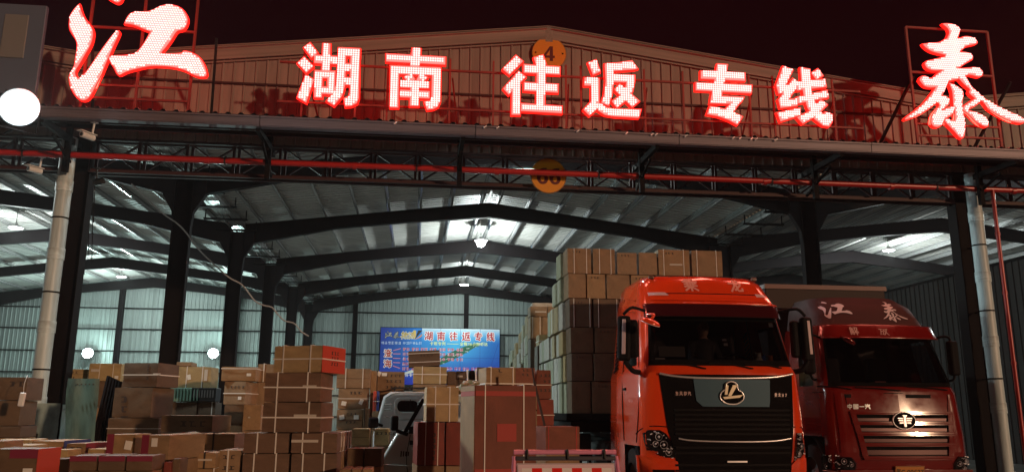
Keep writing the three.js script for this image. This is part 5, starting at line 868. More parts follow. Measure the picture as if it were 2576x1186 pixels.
  const onGlass = (name, x0, x1, y0, y1, m) => mk(name, cab.plate([row(y1, x0, x1), row(y0, x0, x1)], -0.03, 0.003, 4), m, t);
  onGlass('sticker', 1660, 1684, 899, 908, mat(0.6, 0.55, 0.57, 0.6)); onGlass('sticker', 1833, 1844, 848, 853, mat(0.35, 0.32, 0.35, 0.6)); onGlass('sticker', 1836, 1846, 859, 866, mat(0.4, 0.37, 0.4, 0.6)); onGlass('sticker', 1962, 1974, 802, 813, mat(0.4, 0.36, 0.38, 0.6));
  mk('paper', box(0.42, 0.17, 0.006, X(1722, 880), Y(878), -0.6, -0.25), mat(0.16, 0.15, 0.15, 0.7), t);
  // chassis, tank, rear wheels, flatbed
  for (const s of [-1, 1]) mk('chassis_rail', box(0.09, 0.28, 11, s * 0.42, 0.9, -7), M.steel, t);
  mk('fuel_tank', rbox(0.55, 0.6, 1.3, 0.12, -0.95, 0.78, -3.2), P.plastic, t); mk('battery_box', rbox(0.5, 0.5, 0.8, 0.04, 0.95, 0.78, -3.0), P.plastic, t);
  for (const z of [-8.2, -9.55]) for (const s of [-1, 1]) { wheel(t, s * 1.08, 0.52, z, 0.52, 0.28); wheel(t, s * 0.76, 0.52, z, 0.52, 0.28); }
  for (const s of [-1, 1]) wheel(t, s * 1.06, 0.52, -3.95, 0.52, 0.3);
  const bx0 = SX - 0.03 - X0, bx1 = 6.05 - X0;
  mk('flatbed', [box(bx1 - bx0, 0.12, 10.2, (bx0 + bx1) / 2, DECK - 0.06, -8.2), box(bx1 - bx0 - 0.2, 0.1, 10, (bx0 + bx1) / 2, DECK - 0.2, -8.2), ...range(0, 16, 16).map((i) => box(bx1 - bx0 - 0.1, 0.09, 0.07, (bx0 + bx1) / 2, DECK - 0.29, -3.3 - i * 0.6))], M.steel, t);
  for (const z of [-3.6, -5.4, -7.2]) mk('mudguard', rbox(0.5, 0.5, 0.03, 0.01, bx0 + 0.3, 0.95, z), M.rubber, t);
  // a person behind the windscreen
  {
    const c = at(1769, 826, ZF - 1.0), p = thing('person', 'person in dark clothes sitting behind the orange truck windscreen', 'person', [c.x, 0, c.z]);
    const hy = c.y;
    const body = bodyMesh([[V(0, hy + 0.03, 0), V(0, hy - 0.05, 0.012), 0.095, 0.078], [V(0, hy - 0.1, -0.02), V(0, hy - 0.2, -0.03), 0.055, 0.06], [V(0, hy - 0.3, -0.04), V(0, hy - 0.65, -0.02), 0.16, 0.15], [V(-0.16, hy - 0.26, -0.04), V(0.16, hy - 0.26, -0.04), 0.075, 0.075], [V(-0.2, hy - 0.28, -0.03), V(-0.25, hy - 0.52, 0.08), 0.055, 0.045], [V(-0.25, hy - 0.52, 0.08), V(-0.12, hy - 0.55, 0.3), 0.045, 0.035], [V(0.2, hy - 0.28, -0.03), V(0.25, hy - 0.52, 0.08), 0.055, 0.045], [V(0.25, hy - 0.52, 0.08), V(0.12, hy - 0.55, 0.3), 0.045, 0.035], [V(-0.09, hy - 0.68, 0), V(-0.12, hy - 0.7, 0.42), 0.085, 0.065], [V(0.09, hy - 0.68, 0), V(0.12, hy - 0.7, 0.42), 0.085, 0.065], [V(0, hy - 0.02, 0.1), V(0, hy - 0.035, 0.108), 0.016, 0.014]], 0.62, V(0, hy - 0.35, 0.1), 52);
    const col = body.attributes.position, cs = new Float32Array(col.count * 3); for (let i = 0; i < col.count; i++) { const y = col.getY(i) - hy; cs.set(y > -0.16 ? [0.42, 0.27, 0.2] : [0.03, 0.03, 0.035], i * 3); }
    body.setAttribute('color', new THREE.BufferAttribute(cs, 3)); const m = new THREE.Mesh(body, mat(1, 1, 1, 0.7, 0, { vertexColors: true })); m.name = 'body'; p.add(m);
    const h = new THREE.SphereGeometry(0.103, 20, 12, 0, Math.PI * 2, 0, Math.PI * 0.52); h.rotateX(-0.35); h.translate(0, hy + 0.025, -0.012); mk('hair', h, M.black, p);
    for (const s of [-1, 1]) mk('eye', new THREE.SphereGeometry(0.011, 8, 6).translate(s * 0.034, hy + 0.005, 0.084), M.black, p);
  }
  for (const [x, y, r, c, label] of [[1906, 868, 0.075, [0.5, 0.48, 0.46], 'white soft toy on the dashboard of the orange truck'], [1918, 875, 0.06, [0.05, 0.12, 0.4], 'blue soft toy between white and orange toys on the dashboard'], [1936, 874, 0.06, [0.4, 0.13, 0.03], 'orange soft toy at the right end of the dashboard']]) {
    const p = at(x, y, ZF - 0.38), o = thing('soft_toy', label, 'toy', [p.x, yWb + 0.01, p.z]);
    const b = new THREE.SphereGeometry(r, 14, 10); b.scale(1, 0.85, 0.9); b.translate(0, r * 0.85, 0); const h = new THREE.SphereGeometry(r * 0.62, 12, 8); h.translate(0, r * 1.9, 0.01);
    mk('body', b, mat(...c, 0.9), o); mk('head', h, mat(...c, 0.9), o); for (const s of [-1, 1]) mk('ear', new THREE.SphereGeometry(r * 0.24, 8, 6).translate(s * r * 0.5, r * 2.4, 0), mat(...c, 0.9), o);
  }
}
function bodyMesh(bones, half, centre, res) {   // bones [a, b, ra, rb] joined smoothly
  const mc = new MarchingCubes(res, new THREE.MeshBasicMaterial(), false, false, 60000); mc.isolation = 0;
  const p = V();
  for (let k = 0; k < res; k++) for (let j = 0; j < res; j++) for (let i = 0; i < res; i++) {
    p.set((i - res / 2) / (res / 2), (j - res / 2) / (res / 2), (k - res / 2) / (res / 2)).multiplyScalar(half).add(centre);
    let d = 1e9;
    for (const [a, b, ra, rb] of bones) { const ab = b.clone().sub(a), t = Math.max(0, Math.min(1, p.clone().sub(a).dot(ab) / Math.max(1e-9, ab.lengthSq()))), e = p.distanceTo(a.clone().addScaledVector(ab, t)) - (ra + (rb - ra) * t), h = Math.max(0, 1 - Math.abs(e - d) / 0.04); d = Math.min(d, e) - h * h * 0.01; }
    mc.field[i + j * res + k * res * res] = -d;
  }
  mc.update();
  const n = mc.count, pos = mc.positionArray.slice(0, n * 3), nor = mc.normalArray.slice(0, n * 3);
  for (let i = 0; i < n; i++) { pos[i * 3] = pos[i * 3] * half + centre.x; pos[i * 3 + 1] = pos[i * 3 + 1] * half + centre.y; pos[i * 3 + 2] = pos[i * 3 + 2] * half + centre.z; }
  const g = new THREE.BufferGeometry(); g.setAttribute('position', new THREE.BufferAttribute(pos, 3)); g.setAttribute('normal', new THREE.BufferAttribute(nor, 3)); return g;
}
// ===== second truck: dark red cab with a roof fairing and a box body =====
{
  const Z2 = -13.2, X0 = (at(2058, 1050, Z2).x + at(2442, 1050, Z2).x) / 2 + 0.13;
  const q = (x, y) => { const p = at(x, y, Z2); return [p.x - X0, p.y]; }, X = (x, y) => q(x, y)[0], Y = (y, x = 2250) => q(x, y)[1], row = (y, a, b) => [Y(y), X(a, y), X(b, y)];
  const yWb = Y(968), yWt = Y(846), yV = Y(812), yTop = at(2200, 744, Z2 - 0.75).y;
  const cab = new Cab([[0.38, 1.225, -0.06, 0.24, 0.09], [0.7, 1.255, 0, 0.26, 0.09], [1.2, 1.25, 0, 0.26, 0.09], [Y(985), 1.225, -0.07, 0.27, 0.1], [yWb, 1.215, -0.12, 0.28, 0.12], [yWt, 1.12, -0.4, 0.3, 0.12], [yV, 1.09, -0.42, 0.3, 0.12], [yV + 0.03, 1.05, -0.5, 0.32, 0.14], [yTop - 0.2, 0.99, -0.72, 0.4, 0.16], [yTop, 0.86, -1.0, 0.45, 0.18]], -2.0);
  const t = thing('truck', 'dark red truck with white brush lettering on its roof fairing, parked at the right', 'truck', [X0, 0, Z2]);
  const ys = [0.38, 0.7, 0.95, 1.2, 1.5, Y(985), yWb, ...range(yWb, yWt, 5).slice(1), yV, yV + 0.03], us2 = [0, 0.25, 0.5, 0.75, 1, 1.15, 1.3, 1.45, 1.6, 1.8, 2, 2.5, 3, 3.5, 4];
  mk('roof_fairing', cab.shell([yV + 0.031, ...range(yV + 0.03, yTop - 0.2, 3).slice(1), yTop - 0.1, yTop], us2, () => false), P.fairing, t);
  mk('body', cab.shell(ys, [0, 0.25, 0.5, 0.75, 1, 1.15, 1.3, 1.45, 1.6, 1.8, 2, 2.12, 2.3, 2.5, 2.75, 3, 3.3, 3.6, 4], (s, u, y) => (y > yWb && y < yWt && u < 1.45) || (y > yWb && y < yWt - 0.05 && u > 2.12 && u < 2.5) || (y < 1.1 && u > 2 && u < 2.5)), P.red, t);
  mk('windshield', cab.patch(-1.45, 1.45, yWb, yWt, -0.004, 30, 6), P.glass, t);
  for (const s of [-1, 1]) mk('side_window', cab.patch(s * 2.12, s * 2.5, yWb, yWt - 0.05, -0.004, 6, 4), P.glass, t);
  mk('windshield_frame', [cab.patch(-1.5, 1.5, yWb - 0.02, yWb + 0.05, 0.006, 30, 2), cab.patch(-1.49, -1.4, yWb, yWt, 0.006, 3, 8), cab.patch(1.4, 1.49, yWb, yWt, 0.006, 3, 8)], P.dark, t);
  const vis = (y, off) => range(-1.7, 1.7, 30).map((u) => { const p = cab.surf(u < 0 ? -1 : 1, Math.abs(u), y); return V(p.x * 1.01, p.y, p.z + off); });
  const vg = strip([vis(yWt + 0.0, 0.17), vis(yV - 0.01, 0.08), vis(yV + 0.012, 0.0)], 0.05); vg.computeVertexNormals(); mk('visor', vg, P.red, t);
  mk('visor_lip', tube(vis(yWt, 0.17), 0.014, 60, 6), P.red, t);
  // brush letters on the fairing, small ones on the visor
  const yA = at(2200, 812, Z2 - 0.48).y, yB = at(2200, 752, Z2 - 0.82).y, L = (x) => at(x, 782, Z2 - 0.62).x - X0;
  mk('fairing_lettering', cab.plate([[yA + 0.02, L(2070), L(2300)], [yB, L(2070), L(2300)]], 0.014, 0.004, 16), printMat(1024, 256, (c) => { c.save(); c.scale(1, 0.72); inked(c, 'jiang', 36, 30, 300, '#cfc6cc'); c.restore(); c.save(); c.scale(1, 0.82); inked(c, 'tai', 650, 20, 300, '#cfc6cc'); c.restore(); }), t);
  { const a = X(2155, 826), b = X(2280, 826), z = (y) => cab.zAt(0, yV) + 0.08 + (yV - y) * (0.09 / (yV - yWt)), g = strip([[V(a, yWt + 0.03, z(yWt) + 0.012), V(b, yWt + 0.03, z(yWt) + 0.012)], [V(a, yV - 0.03, z(yV) + 0.008), V(b, yV - 0.03, z(yV) + 0.008)]], 1); g.computeVertexNormals(); mk('visor_lettering', g, printMat(512, 110, (c) => { glyph(c, '解', 20, 8, 92, 9, '#c8a8a4'); glyph(c, '放', 330, 8, 92, 9, '#c8a8a4'); }), t); }
  // hood line, vents, maker's name, emblem
  mk('panel_seam', [cab.line([q(2070, 985), q(2250, 988), q(2430, 986)], 0.006, 0.002), cab.line([q(2136, 992), q(2142, 1040), q(2172, 1150)], 0.006, 0.002), cab.line([q(2404, 995), q(2402, 1150)], 0.006, 0.002)], P.dark, t);
  for (const [a, b] of [[2118, 2150], [2285, 2350]]) mk('hood_vent', cab.plate([row(1000, a, b), row(991, a, b)], 0.004, 0.01, 6), P.plastic, t);
  for (const [a, b, c2] of [[2085, 2150, 978], [2160, 2270, 982], [2290, 2395, 980]]) mk('wiper', cab.line([q(a, c2 - 9), q((a + b) / 2, c2 - 6), q(b, c2)], 0.011, 0.035, 16), P.plastic, t);
  mk('lettering', cab.plate([row(1031, 2138, 2196), row(1014, 2138, 2196)], 0.012, 0.006, 8), printMat(256, 76, (c) => [...'中国一汽'].forEach((ch, i) => glyph(c, ch, i * 63 + 4, 8, 56, 9, '#e8e8ea')), { metalness: 0.6, roughness: 0.25 }), t);
  {
    const e = new THREE.Group(); e.name = 'emblem'; const [ex, ey] = q(2273, 1057); e.position.set(ex, ey, cab.zAt(ex, ey) + 0.05); t.add(e);
    const ov = new THREE.CylinderGeometry(1, 1, 0.03, 40); ov.rotateX(Math.PI / 2); ov.scale(0.19, 0.13, 1); mk('plate', ov, P.dark, e);
    const tr = new THREE.TorusGeometry(1, 0.06, 8, 48); tr.scale(0.2, 0.138, 0.25); mk('ring', tr, M.chrome, e);
    const pl = (list) => new THREE.ExtrudeGeometry(new THREE.Shape(list.map(([a, b]) => new THREE.Vector2(a, b))), { depth: 0.02, bevelEnabled: true, bevelThickness: 0.004, bevelSize: 0.003, bevelSegments: 1 }).translate(0, 0, 0.012);
    mk('figure', [pl([[-0.045, 0.09], [0.045, 0.09], [0.018, 0.06], [0.02, -0.1], [-0.02, -0.1], [-0.018, 0.06]]), ...[0.035, 0, -0.038].flatMap((y, i) => [-1, 1].map((s) => pl([[s * 0.032, y - 0.008], [s * (0.125 - i * 0.01), y - 0.006 - (i === 2 ? 0.006 : 0)], [s * (0.13 - i * 0.015), y + 0.01], [s * 0.032, y + 0.01]]))) ], M.chrome, e);
  }
  // grille: dark bands with mesh between red bars
  mk('grille_panel', cab.plate([row(1150, 2176, 2396), row(1036, 2144, 2400)], 0.006, 0.02, 16), P.dark, t);
  const meshMat = mat(0.06, 0.02, 0.02, 0.35, 0.4, { bumpMap: rep(canvasTex(64, 64, (c) => { c.fillStyle = '#000'; c.fillRect(0, 0, 64, 64); c.fillStyle = '#fff'; for (const [x, y] of [[16, 16], [48, 16], [0, 48], [32, 48], [64, 48]]) { c.beginPath(); c.arc(x, y, 11, 0, 7); c.fill(); } }), 40, 4), bumpScale: 0.01 });
  for (const [a, b, l] of [[1044, 1059, 2148], [1069, 1085, 2154], [1096, 1112, 2162], [1124, 1144, 2172]]) mk('grille_mesh', cab.plate([row(b, l + 14, 2386), row(a + 7, l + 8, 2388)], 0.012, 0.01, 16), meshMat, t);
  for (const [a, b, l] of [[1034, 1042, 2143], [1059.5, 1068, 2148], [1086, 1095, 2156], [1113, 1122, 2164], [1146, 1156, 2172]]) mk('grille_bar', cab.plate([row(b, l + 3, 2402), row(a, l, 2403)], 0.045, 0.05, 16), P.red, t);
  for (const k of [0, 1]) mk('grille_cheek', cab.plate(k ? [row(1150, 2388, 2403), row(1036, 2390, 2404)] : [row(1150, 2172, 2186), row(1036, 2143, 2156)], 0.04, 0.05, 4), P.red, t);
  headlight(t, cab, [row(1182, 2090, 2156), row(1165, 2089, 2158), row(1150, 2088, 2146), row(1145, 2092, 2120)], [[...q(2105, 1158), 0.045], [...q(2128, 1160), 0.05], [...q(2146, 1168), 0.04], [...q(2100, 1174), 0.035]]);
  headlight(t, cab, [row(1184, 2404, 2452), row(1166, 2404, 2450), row(1148, 2416, 2449)], [[...q(2420, 1166), 0.045], [...q(2438, 1160), 0.05], [...q(2432, 1176), 0.035]]);
  mk('lamp_rim', cab.line([q(2088, 1185), q(2120, 1186.5), q(2158, 1188)], 0.008, 0.05, 12), M.chrome, t);
  mk('number_plate', cab.plate([row(1201, 2250, 2323), row(1171, 2250, 2323)], 0.05, 0.02, 6), new THREE.MeshStandardMaterial({ roughness: 0.5, side: THREE.DoubleSide, map: canvasTex(440, 170, (c) => { c.fillStyle = '#b8741a'; c.fillRect(0, 0, 440, 170); c.strokeStyle = '#1a120a'; c.lineWidth = 5; c.strokeRect(7, 7, 426, 156); glyph(c, '闽', 18, 38, 62, 8, '#15100a'); c.fillStyle = '#15100a'; c.font = 'bold 104px sans-serif'; c.textBaseline = 'middle'; c.fillText('C', 82, 90); c.fillRect(158, 84, 12, 12); c.font = 'bold 96px sans-serif'; c.fillText('99627', 176, 90, 254); }) }), t);
  mk('bumper', [box(2.35, 0.34, 0.12, 0, 0.5, -0.05)], P.red, t);
  for (const s of [-1, 1]) {
    mk('corner_panel', cab.plate([[0.95, s * 0.8, s * 1.1], [Y(990), s * 0.95, s * 1.1]].map(([y, a, b]) => [y, Math.min(a, b), Math.max(a, b)]), 0.012, 0.03, 8), P.red, t);
    const m = new THREE.Group(); m.name = 'side_mirror'; t.add(m);
    mk('housing', [rbox(0.2, 0.62, 0.14, 0.05, s * 1.36, yWb + 0.5, -0.45, 0, s * 0.3, 0)], P.plastic, m); mk('arm', tube([V(s * 1.05, yWt + 0.02, -0.6), V(s * 1.3, yWt + 0.05, -0.45), V(s * 1.36, yWb + 0.75, -0.45)], 0.022), P.plastic, m); mk('arm', tube([V(s * 1.15, yWb + 0.1, -0.6), V(s * 1.32, yWb + 0.12, -0.45), V(s * 1.36, yWb + 0.25, -0.45)], 0.022), P.plastic, m);
    wheel(t, s * 1.02, 0.52, -1.05, 0.52, 0.3);
    const arch = new THREE.TorusGeometry(0.6, 0.045, 8, 24, Math.PI); arch.rotateY(Math.PI / 2); arch.translate(s * 1.16, 0.62, -1.05); mk('wheel_arch', arch, P.plastic, t);
    for (const z of [-7.6, -8.95]) wheel(t, s * 0.98, 0.52, z, 0.52, 0.45);
  }
  { const m = new THREE.Group(); m.name = 'round_mirror'; t.add(m); const d = new THREE.SphereGeometry(0.12, 20, 10, 0, Math.PI * 2, 0, Math.PI / 2); d.scale(1, 0.45, 0.8); d.rotateZ(-0.5); d.translate(-0.78, yWt - 0.08, -0.12); mk('housing', d, P.red, m); mk('arm', tube([V(-0.78, yWt - 0.05, -0.12), V(-0.8, yWt + 0.02, -0.3)], 0.02, 8), P.red, m); }
  mk('cabin_lining', [box(2.0, 0.03, 1.7, 0, yWb - 0.25, -1.1), box(1.9, 1.3, 0.03, 0, yWb + 0.45, -1.9)], P.cabin, t); mk('dashboard', rbox(1.95, 0.2, 0.45, 0.08, 0, yWb - 0.1, -0.5), P.cabin, t);
  for (const x of [-0.5, 0.5]) mk('seat', [rbox(0.48, 0.6, 0.14, 0.06, x, yWb + 0.25, -1.5, -0.12), rbox(0.48, 0.16, 0.5, 0.06, x, yWb - 0.05, -1.25)], P.cabin, t);
  const sticker = mk('sticker', cab.plate([row(962, 2218, 2245), row(957, 2218, 2245)], -0.04, 0.003, 3), mat(0.5, 0.2, 0.22, 0.6), t); sticker.userData = {};
  for (const s of [-1, 1]) mk('chassis_rail', box(0.09, 0.28, 9.5, s * 0.42, 0.9, -5.6), M.steel, t);
  const bTop = at(2270, 728, Z2 - 2.15).y, br = 1.28;
  mk('box_body', rbox(br * 2, bTop - 1.2, 7.2, 0.03, 0, (bTop + 1.2) / 2, -2.25 - 3.6), mat(0.028, 0.012, 0.01, 0.7), t);
  mk('box_rail', [box(br * 2 + 0.04, 0.09, 0.05, 0, bTop + 0.02, -2.24), box(0.05, 0.09, 7.2, br, bTop + 0.02, -5.85), box(0.05, 0.09, 7.2, -br, bTop + 0.02, -5.85)], mat(0.12, 0.03, 0.025, 0.5), t);
}
// ===== small vans between the cartons =====
const vanWhite = phys(0.55, 0.62, 0.64, 0.35, 0, { clearcoat: 0.8 }), vanPaint = phys(0.36, 0.43, 0.42, 0.35, 0, { clearcoat: 0.8, clearcoatRoughness: 0.15 });
{
  // nearer: a minitruck cab facing left, seen from its flank
  const zv = -11.55, o = at(960, 1186, zv), S = (x, y) => { const p = at(x, y, zv); return [p.x - o.x, p.y]; };
  const t = thing('minivan', 'pale grey minivan with black pillar and mirror half hidden by dark red cartons', 'van', [o.x, 0, zv]);
  const [bx, by] = S(1006, 1092), [rx, ry] = S(1062, 1003), base = 0.32;
  const lower = new THREE.Shape([[-0.03, base], [-0.05, 0.62], [0.03, 0.95], [bx - 0.02, by - 0.02], [bx + 0.06, by], [2.1, by], [2.15, base], [1.0, base]].map(([a, b]) => new THREE.Vector2(a, b)));
  const lg = new THREE.ExtrudeGeometry(lower, { depth: 1.36, bevelEnabled: true, bevelThickness: 0.05, bevelSize: 0.04, bevelSegments: 3, curveSegments: 6 }); lg.translate(0, 0, -1.42); mk('body', lg, vanPaint, t);
  const roof = new THREE.Shape([[rx - 0.02, ry - 0.03], [rx + 0.05, ry + 0.03], [2.0, ry + 0.03], [2.05, ry - 0.03]].map(([a, b]) => new THREE.Vector2(a, b)));
  const rg = new THREE.ExtrudeGeometry(roof, { depth: 1.3, bevelEnabled: true, bevelThickness: 0.04, bevelSize: 0.03, bevelSegments: 2 }); rg.translate(0, 0, -1.4); mk('roof', rg, vanPaint, t);
  for (const z of [-0.05, -1.38]) { mk('pillar', bar(V(bx + 0.04, by - 0.02, z), V(rx + 0.02, ry, z), 0.035, 0.055), P.plastic, t); mk('pillar', bar(V(1.25, by, z), V(1.25, ry, z), 0.09, 0.04), P.plastic, t); mk('pillar', bar(V(1.98, by, z), V(1.98, ry, z), 0.09, 0.04), P.plastic, t); }
  const ws = strip([[V(bx + 0.05, by, -0.06), V(bx + 0.05, by, -1.36)], [V(rx + 0.01, ry - 0.03, -0.1), V(rx + 0.01, ry - 0.03, -1.32)]], 1); ws.computeVertexNormals(); mk('windshield', ws, new THREE.MeshPhysicalMaterial({ color: rgb(0.75, 0.8, 0.8), roughness: 0.05, transmission: 1, thickness: 0, side: THREE.DoubleSide }), t);
  { const sh = new THREE.Shape([[bx + 0.12, by + 0.01], [bx + 0.12, by + 0.1], [bx + 0.26, by + 0.13], [bx + 0.5, by + 0.13], [bx + 0.5, by + 0.01]].map(([a, b]) => new THREE.Vector2(a, b))); const g = new THREE.ExtrudeGeometry(sh, { depth: 0.02, bevelEnabled: false }); g.translate(0, 0, -0.03); mk('quarter_panel', g, P.plastic, t); }
  { const m = new THREE.Group(); m.name = 'side_mirror'; t.add(m); const [mx, my] = S(993, 1063); mk('housing', rbox(0.1, 0.2, 0.09, 0.03, mx, my, 0.12, 0, 0.2, 0), P.plastic, m); mk('arm', bar(V(mx + 0.03, my - 0.1, 0.1), V(bx + 0.1, by, 0.02), 0.045), P.plastic, m); }
  mk('door_seam', [tube([V(bx + 0.14, by, 0.052), V(bx + 0.1, 0.95, 0.054), V(bx + 0.16, 0.6, 0.054)], 0.006), tube([V(1.2, by, 0.052), V(1.2, 0.45, 0.052)], 0.006)], P.plastic, t);
  mk('body_crease', tube([V(0.02, 0.88, 0.05), V(0.5, 0.86, 0.056), V(1.3, 0.86, 0.056)], 0.012), vanPaint, t);
  for (let i = 0; i < 4; i++) { const [x, y] = S(1009 + i * 6, 1140); mk('vent_slot', box(0.018, 0.075 - i * 0.006, 0.006, x, y, 0.053, 0, 0, -0.06), M.black, t); }
  { const [x, y] = S(1042, 1112); mk('door_handle', [rbox(0.13, 0.06, 0.03, 0.012, x, y, 0.055)], P.plastic, t); const [x2, y2] = S(1043, 1126); mk('lock_trim', rbox(0.08, 0.04, 0.01, 0.008, x2, y2, 0.056), M.white, t); }
  for (const x of [0.12, 1.75]) { wheel(t, x, 0.28, -0.02, 0.28, 0.16).rotation.y = Math.PI / 2; }
  { const a = new THREE.TorusGeometry(0.33, 0.03, 8, 20, Math.PI); a.translate(0.12, 0.36, 0.045); mk('wheel_arch', a, P.plastic, t); }
  mk('seat', [rbox(0.16, 0.55, 0.5, 0.06, 0.85, by + 0.0, -0.4), rbox(0.16, 0.55, 0.5, 0.06, 0.85, by + 0.0, -0.98)], P.cabin, t);
}
{
  // farther: a white panel van, its rear flank with an oval window
  const zv = -13.55, o = at(948, 1100, zv), S = (x, y) => { const p = at(x, y, zv); return [p.x - o.x, p.y]; };
  const t = thing('panel_van', 'white panel van with dark oval side window and roof rack behind the minivan', 'van', [o.x, 0, zv]);
  const [tx, ty] = S(976, 992), sh = new THREE.Shape([[0.0, 0.35], [-0.02, 1.2], [tx - 0.03, ty - 0.06], [tx + 0.06, ty], [2.7, ty], [2.75, 0.35]].map(([a, b]) => new THREE.Vector2(a, b)));
  const g = new THREE.ExtrudeGeometry(sh, { depth: 1.4, bevelEnabled: true, bevelThickness: 0.06, bevelSize: 0.05, bevelSegments: 4 }); g.translate(0, 0, -1.46); mk('body', g, vanWhite, t);
  const [wx, wy] = S(1022, 1021);
  mk('window', rbox(0.34, 0.19, 0.02, 0.09, wx + 0.02, wy, 0.062, 0, 0, 0, 5), phys(0.01, 0.012, 0.013, 0.05, 0, { clearcoat: 1 }), t);
  { const s2 = new THREE.Shape(); const rr2 = (c, w, h, r) => { c.moveTo(-w / 2 + r, -h / 2); c.lineTo(w / 2 - r, -h / 2); c.quadraticCurveTo(w / 2, -h / 2, w / 2, -h / 2 + r); c.lineTo(w / 2, h / 2 - r); c.quadraticCurveTo(w / 2, h / 2, w / 2 - r, h / 2); c.lineTo(-w / 2 + r, h / 2); c.quadraticCurveTo(-w / 2, h / 2, -w / 2, h / 2 - r); c.lineTo(-w / 2, -h / 2 + r); c.quadraticCurveTo(-w / 2, -h / 2, -w / 2 + r, -h / 2); }; rr2(s2, 0.42, 0.26, 0.1); const ho = new THREE.Path(); rr2(ho, 0.34, 0.19, 0.09); s2.holes.push(ho); const e = new THREE.ExtrudeGeometry(s2, { depth: 0.02, bevelEnabled: true, bevelThickness: 0.006, bevelSize: 0.006, bevelSegments: 2 }); e.translate(wx + 0.02, wy, 0.056); mk('window_surround', e, vanWhite, t); }
  mk('panel_crease', [tube([V(wx - 0.33, wy + 0.13, 0.062), V(wx - 0.2, wy + 0.2, 0.064), V(wx + 0.5, wy + 0.2, 0.064)], 0.01), tube([V(wx - 0.33, wy - 0.16, 0.062), V(wx - 0.2, wy - 0.2, 0.064), V(wx + 0.5, wy - 0.2, 0.064)], 0.01), tube([V(wx - 0.36, wy + 0.02, 0.062), V(wx - 0.24, wy + 0.03, 0.064)], 0.012), tube([V(wx - 0.36, wy - 0.06, 0.062), V(wx - 0.24, wy - 0.05, 0.064)], 0.012)], vanPaint, t);
  mk('roof_rack', [bar(V(tx + 0.05, ty + 0.11, -0.1), V(2.6, ty + 0.11, -0.1), 0.03), bar(V(tx + 0.05, ty + 0.11, -1.3), V(2.6, ty + 0.11, -1.3), 0.03), ...range(0, 10, 10).map((i) => bar(V(tx + 0.1 + i * 0.24, ty + 0.12, -0.1), V(tx + 0.1 + i * 0.24, ty + 0.12, -1.3), 0.025)), ...range(0, 5, 5).map((i) => bar(V(tx + 0.1 + i * 0.5, ty + 0.02, -0.1), V(tx + 0.1 + i * 0.5, ty + 0.12, -0.1), 0.025))], M.black, t);
  { const m = new THREE.Group(); m.name = 'side_mirror'; t.add(m); const [mx, my] = S(940, 1062); mk('housing', rbox(0.16, 0.17, 0.1, 0.04, mx, my, 0.12), P.plastic, m); mk('arm', bar(V(mx, my, 0.1), V(0.08, my - 0.05, 0.03), 0.04), P.plastic, m); }
  { const [ax, ay] = S(1032, 1006); mk('wiper', bar(V(ax, ay + 0.03, 0.075), V(ax, ay - 0.14, 0.085), 0.012), P.plastic, t); }
  for (const x of [0.5, 2.2]) wheel(t, x, 0.3, -0.02, 0.3, 0.18).rotation.y = Math.PI / 2;
}
